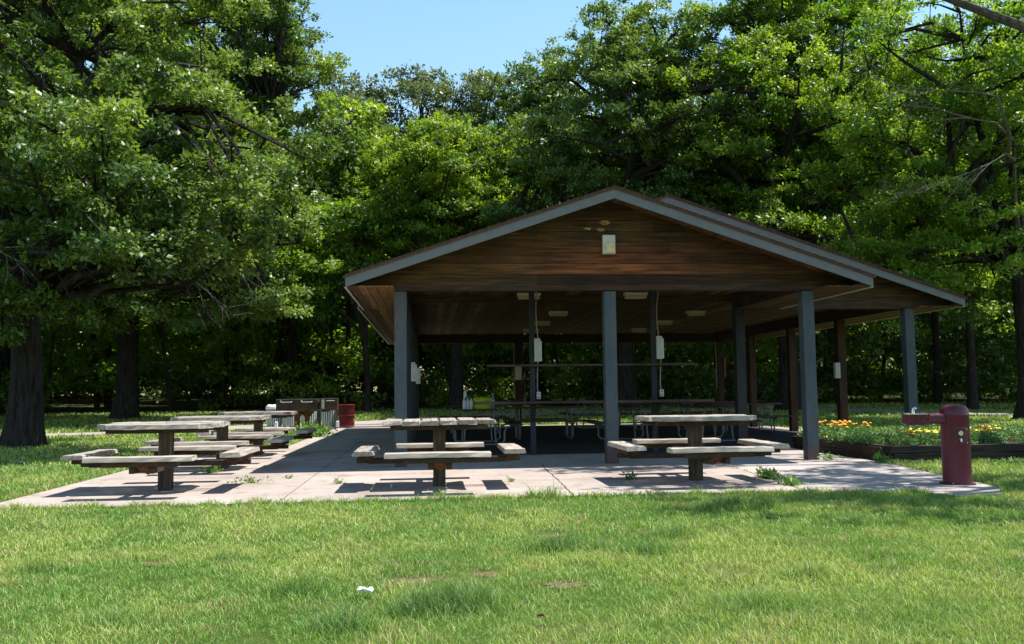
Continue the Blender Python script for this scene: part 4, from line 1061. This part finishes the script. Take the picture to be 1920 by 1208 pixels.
weed('weed_clump', 'low weed at the foot of the timber edging', 6.3, 14.0, 60, .2, .05, .05, 10)
weed('weed_clump', 'tiny weed in the concrete near the slab front edge by the left table', 0.1, 10.15, 26, .08, .04, .04, 11)
weed('weed_clump', 'leafy weeds around the post of the small grill', -3.15, 24.6, 420, .6, .28, .10, 12, elong=(1.2, 1.0))
weed('weed_clump', 'leafy weeds on the grass strip below the wide grill', -4.0, 22.3, 420, .8, .22, .10, 13, elong=(1, 2.0))
# crumpled paper
rr = random.Random(3); b = MB(); n = 9; vs = []; fs = []
for i in range(n):
    for j in range(n): vs.append((.13 * (i / (n - 1) - .5) * (1 + .3 * rr.random()), .10 * (j / (n - 1) - .5) * (1 + .3 * rr.random()), .03 + rr.uniform(0, .035)))
for i in range(n - 1):
    for j in range(n - 1):
        if rr.random() > .1: k = i * n + j; fs.append((k, k + 1, k + n + 1, k + n))
b.add(vs, fs); o = b.build('paper_scrap', 'paper'); md = o.modifiers.new('t', 'SOLIDIFY'); md.thickness = .003
o.scale = (.62,) * 3; o.location = (-.365, 5.26, 0.008); tag(o, 'crumpled white paper scrap lying on the grass', 'litter')
for x, y, l in ((.56, 4.62, 'dry curled brown leaf on the grass near the bottom of the picture'),):
    b = MB(); vs = []; fs = []
    for i in range(6):
        u = i / 5; w_ = .03 * math.sin(3.14 * (u * .9 + .05)); vs += [(-.05 + .1 * u, -w_, .04 + .02 * math.sin(u * 5)), (-.05 + .1 * u, 0, .028), (-.05 + .1 * u, w_, .045 + .015 * math.cos(u * 4))]
        if i: k = i * 3; fs += [(k - 3, k - 2, k + 1, k), (k - 2, k - 1, k + 2, k + 1)]
    b.add(vs, fs); o = b.build('dry_leaf', 'brown_leaf'); o.modifiers.new('t', 'SOLIDIFY').thickness = .002; o.scale = (.6,) * 3; o.location = (x, y, -.005); tag(o, l, 'leaf')

# ------------------------------------------------------------------ grass blades
def in_poly(x, y, poly):
    r = np.zeros(len(x), bool); n = len(poly)
    for i in range(n):
        (x1, y1), (x2, y2) = poly[i], poly[(i + 1) % n]
        cnd = ((y1 > y) != (y2 > y)) & (x < (x2 - x1) * (y - y1) / (y2 - y1 + 1e-12) + x1); r ^= cnd
    return r
TUFTS = [(.10, 4.98, .38, .24), (-.45, 4.6, .22, .18), (-.18, 4.85, .15, .1), (.95, 6.7, .35, .18), (1.55, 6.5, .3, .14), (.28, 7.7, .10, .12), (2.6, 6.6, .18, .1), (-.75, 5.5, .2, .12), (1.15, 9.75, .10, .08), (1.28, 9.72, .14, .10), (1.9, 7.1, .3, .12), (-2.2, 8.3, .3, .1), (3.0, 8.6, .5, .15), (-1.6, 4.9, .3, .1), (1.7, 4.8, .4, .1), (4.6, 8.7, .4, .12), (2.3, 5.5, .25, .12), (-2.6, 6.4, .25, .1), (-1.4, 6.6, .2, .1)]
BARE = [(-.1, 5.75, .15), (.8, 5.5, .12), (.95, 7.35, .10), (-1.15, 4.2, .14), (.35, 5.9, .10), (6.3, 8.9, .22), (-1.9, 6.6, .1)]
speck('bare_soil', (0.085, 0.065, 0.035), (0.19, 0.155, 0.085), 30, 0.95, 0.1, 0, 0.6)
for tx, ty, tr_ in BARE:
    b_ = MB(); n_ = 26; ph = random.uniform(0, 6)
    b_.add([(tx + tr_ * (1 + .25 * math.sin(3 * a_ + ph) + .15 * math.sin(7 * a_ + ph)) * math.cos(a_), ty + .7 * tr_ * (1 + .25 * math.sin(3 * a_ + ph) + .15 * math.sin(7 * a_ + ph)) * math.sin(a_), -.024) for a_ in [6.28318 * q / n_ for q in range(n_)]], [tuple(range(n_))])
    tag(b_.build('bare_soil', 'bare_soil'), kind='structure')
def blades(name, x, y, hgt, wid, rg, label):
    n = len(x)
    z = np.where(y > 30, .025 * (y - 30), 0) - .02
    tn = vnoise(x, y, 1.3); tn2 = vnoise(x + 40, y, 4.5); tn3 = vnoise(x, y + 70, .5)
    c_g = np.array([.165, .29, .06]); c_y = np.array([.345, .42, .115]); c_b = np.array([.085, .175, .06]); c_s = np.array([.46, .39, .24])
    u = np.clip((tn * .5 + tn3 * .3 + tn2 * .2 - .34) * 3.4 + rg.normal(size=n) * .25, 0, 1)[:, None]
    C = c_g * (1 - u) + c_y * u
    tuft = np.zeros(n)
    for tx, ty, tr_, th in TUFTS:
        d = np.sqrt((x - tx) ** 2 / tr_ ** 2 + (y - ty) ** 2 / (tr_ * .55) ** 2); q = np.clip(1.35 - 1.25 * d, 0, 1); tuft = np.maximum(tuft, q * th / .15)
    bare = np.zeros(n)
    for tx, ty, tr_ in BARE:
        d = np.sqrt((x - tx) ** 2 + (y - ty) ** 2 * 1.6) / tr_ + (vnoise(x, y, 9.0) - .5) * .9
        bare = np.maximum(bare, np.clip(1.7 - d, 0, 1))
    C = C * (1 - np.clip(tuft, 0, 1)[:, None] * .75) + c_b * np.clip(tuft, 0, 1)[:, None] * .75
    dry = (rg.random(n) < (.05 + .24 * np.clip(tn2 - .58, 0, 1) * 3 + .75 * bare)) & (tuft < .2)
    C[dry] = c_s * rg.uniform(.55, 1.1, (dry.sum(), 1)) * np.array([1, .93, .85])
    C *= rg.uniform(.8, 1.45, (n, 1))
    kk = rg.random(n) > .6 * bare
    x, y, z, tn2, tn4, tuft, bare, C = x[kk], y[kk], z[kk], tn2[kk], vnoise(x, y, 14.0)[kk], tuft[kk], bare[kk], C[kk]; n = len(x)
    h = hgt * rg.uniform(.4, 1.3, n) * (.35 + .5 * tn2 + .8 * tn4 ** 1.5) * (1 + tuft * 2.6) * (1 - .55 * bare)
    a = rg.uniform(0, 6.283, n); la = rg.uniform(0, 6.283, n); le = rg.uniform(.1, 1.5, n) * h
    wx = np.cos(a) * wid * .5; wy = np.sin(a) * wid * .5; lx = np.cos(la) * le; ly = np.sin(la) * le
    V = np.stack([np.stack([x - wx, y - wy, z], 1), np.stack([x + wx, y + wy, z], 1),
                  np.stack([x + wx * .8 + lx * .35, y + wy * .8 + ly * .35, z + h * .6], 1), np.stack([x - wx * .8 + lx * .35, y - wy * .8 + ly * .35, z + h * .6], 1),
                  np.stack([x + lx, y + ly, z + h], 1)], 1).reshape(-1, 3)
    b0 = np.arange(n) * 5
    o = npmesh(name, V, [np.stack([b0, b0 + 1, b0 + 2, b0 + 3], 1), np.stack([b0 + 3, b0 + 2, b0 + 4], 1)], 'blade', np.repeat(C, 5, 0))
    tag(o, label, 'grass', None, 'stuff'); return n
rg = np.random.default_rng(9)
def scatter(x0f, x1f, y0, y1, dens, pw=0):
    N = int((x1f(y1) - x0f(y1)) * (y1 - y0) * dens); y = rg.uniform(y0, y1, N); x = rg.uniform(x0f(y1), x1f(y1), N)
    k = (x > np.array(x0f(y))) & (x < np.array(x1f(y))); x = x[k]; y = y[k]
    k = ~in_poly(x, y, SLAB) & ~in_poly(x, y, PAD) & ~in_poly(x, y, [(6.9, 13.55), (16.3, 13.55), (16.3, 17.3), (6.9, 17.0)])
    x = x[k]; y = y[k]
    bare = (vnoise(x + 9, y + 3, 2.2) > .80) & (vnoise(x, y, .6) > .45) & (rg.random(len(x)) < .8)
    return x[~bare], y[~bare]
nb = 0
for (y0, y1, dn, hg, wd) in ((3.4, 5.2, 8200, .031, .0036), (5.2, 7.2, 6000, .033, .0046), (7.2, 10.1, 3600, .038, .0065)):
    x, y = scatter(lambda v: -.52 * v - .4, lambda v: .68 * v + .4, y0, y1, dn)
    nb += blades('grass', x, y, hg, wd, rg, 'short sunlit mown grass of the front lawn')
# fringe along the slab edge
fx = rg.uniform(-5.4, 7.6, 9000); fy = 9.80 + np.where(fx > 4.15, -.30 * np.clip((fx - 4.15) / 1.2, 0, 1), 0) + np.where(fx > 6.0, (fx - 6) * .8, 0) - rg.exponential(.05, 9000)
k = ~in_poly(fx, fy, PAD); nb += blades('grass', fx[k], fy[k], .075, .008, rg, 'longer grass fringe along the front edge of the slab')
for (y0, y1, dn, hg, wd) in ((10.1, 16, 900, .055, .012), (16, 26, 260, .06, .022), (26, 44, 75, .085, .045)):
    x, y = scatter(lambda v: -.56 * v - 1, lambda v: .70 * v + 1, y0, y1, dn)
    if False: pass
    if y0 >= 16:
        pth = np.array(PATH, float); dm = np.full(len(x), 99.)
        for i in range(len(pth) - 1):
            a_ = pth[i]; d_ = pth[i + 1] - a_; u_ = np.clip(((x - a_[0]) * d_[0] + (y - a_[1]) * d_[1]) / (d_ @ d_), 0, 1)
            dm = np.minimum(dm, np.hypot(x - a_[0] - u_ * d_[0], y - a_[1] - u_ * d_[1]))
        k = (dm > 1.05) & ~((x > -6.3) & (x < -1.2) & (y > 29.5) & (y < 33.1)); x = x[k]; y = y[k]
    nb += blades('grass', x, y, hg, wd, rg, 'lawn grass beside and beyond the slab')
print('blades', nb, 'leaf faces', sum(v[1] for v in TREES.values()), 'bed', cnt)
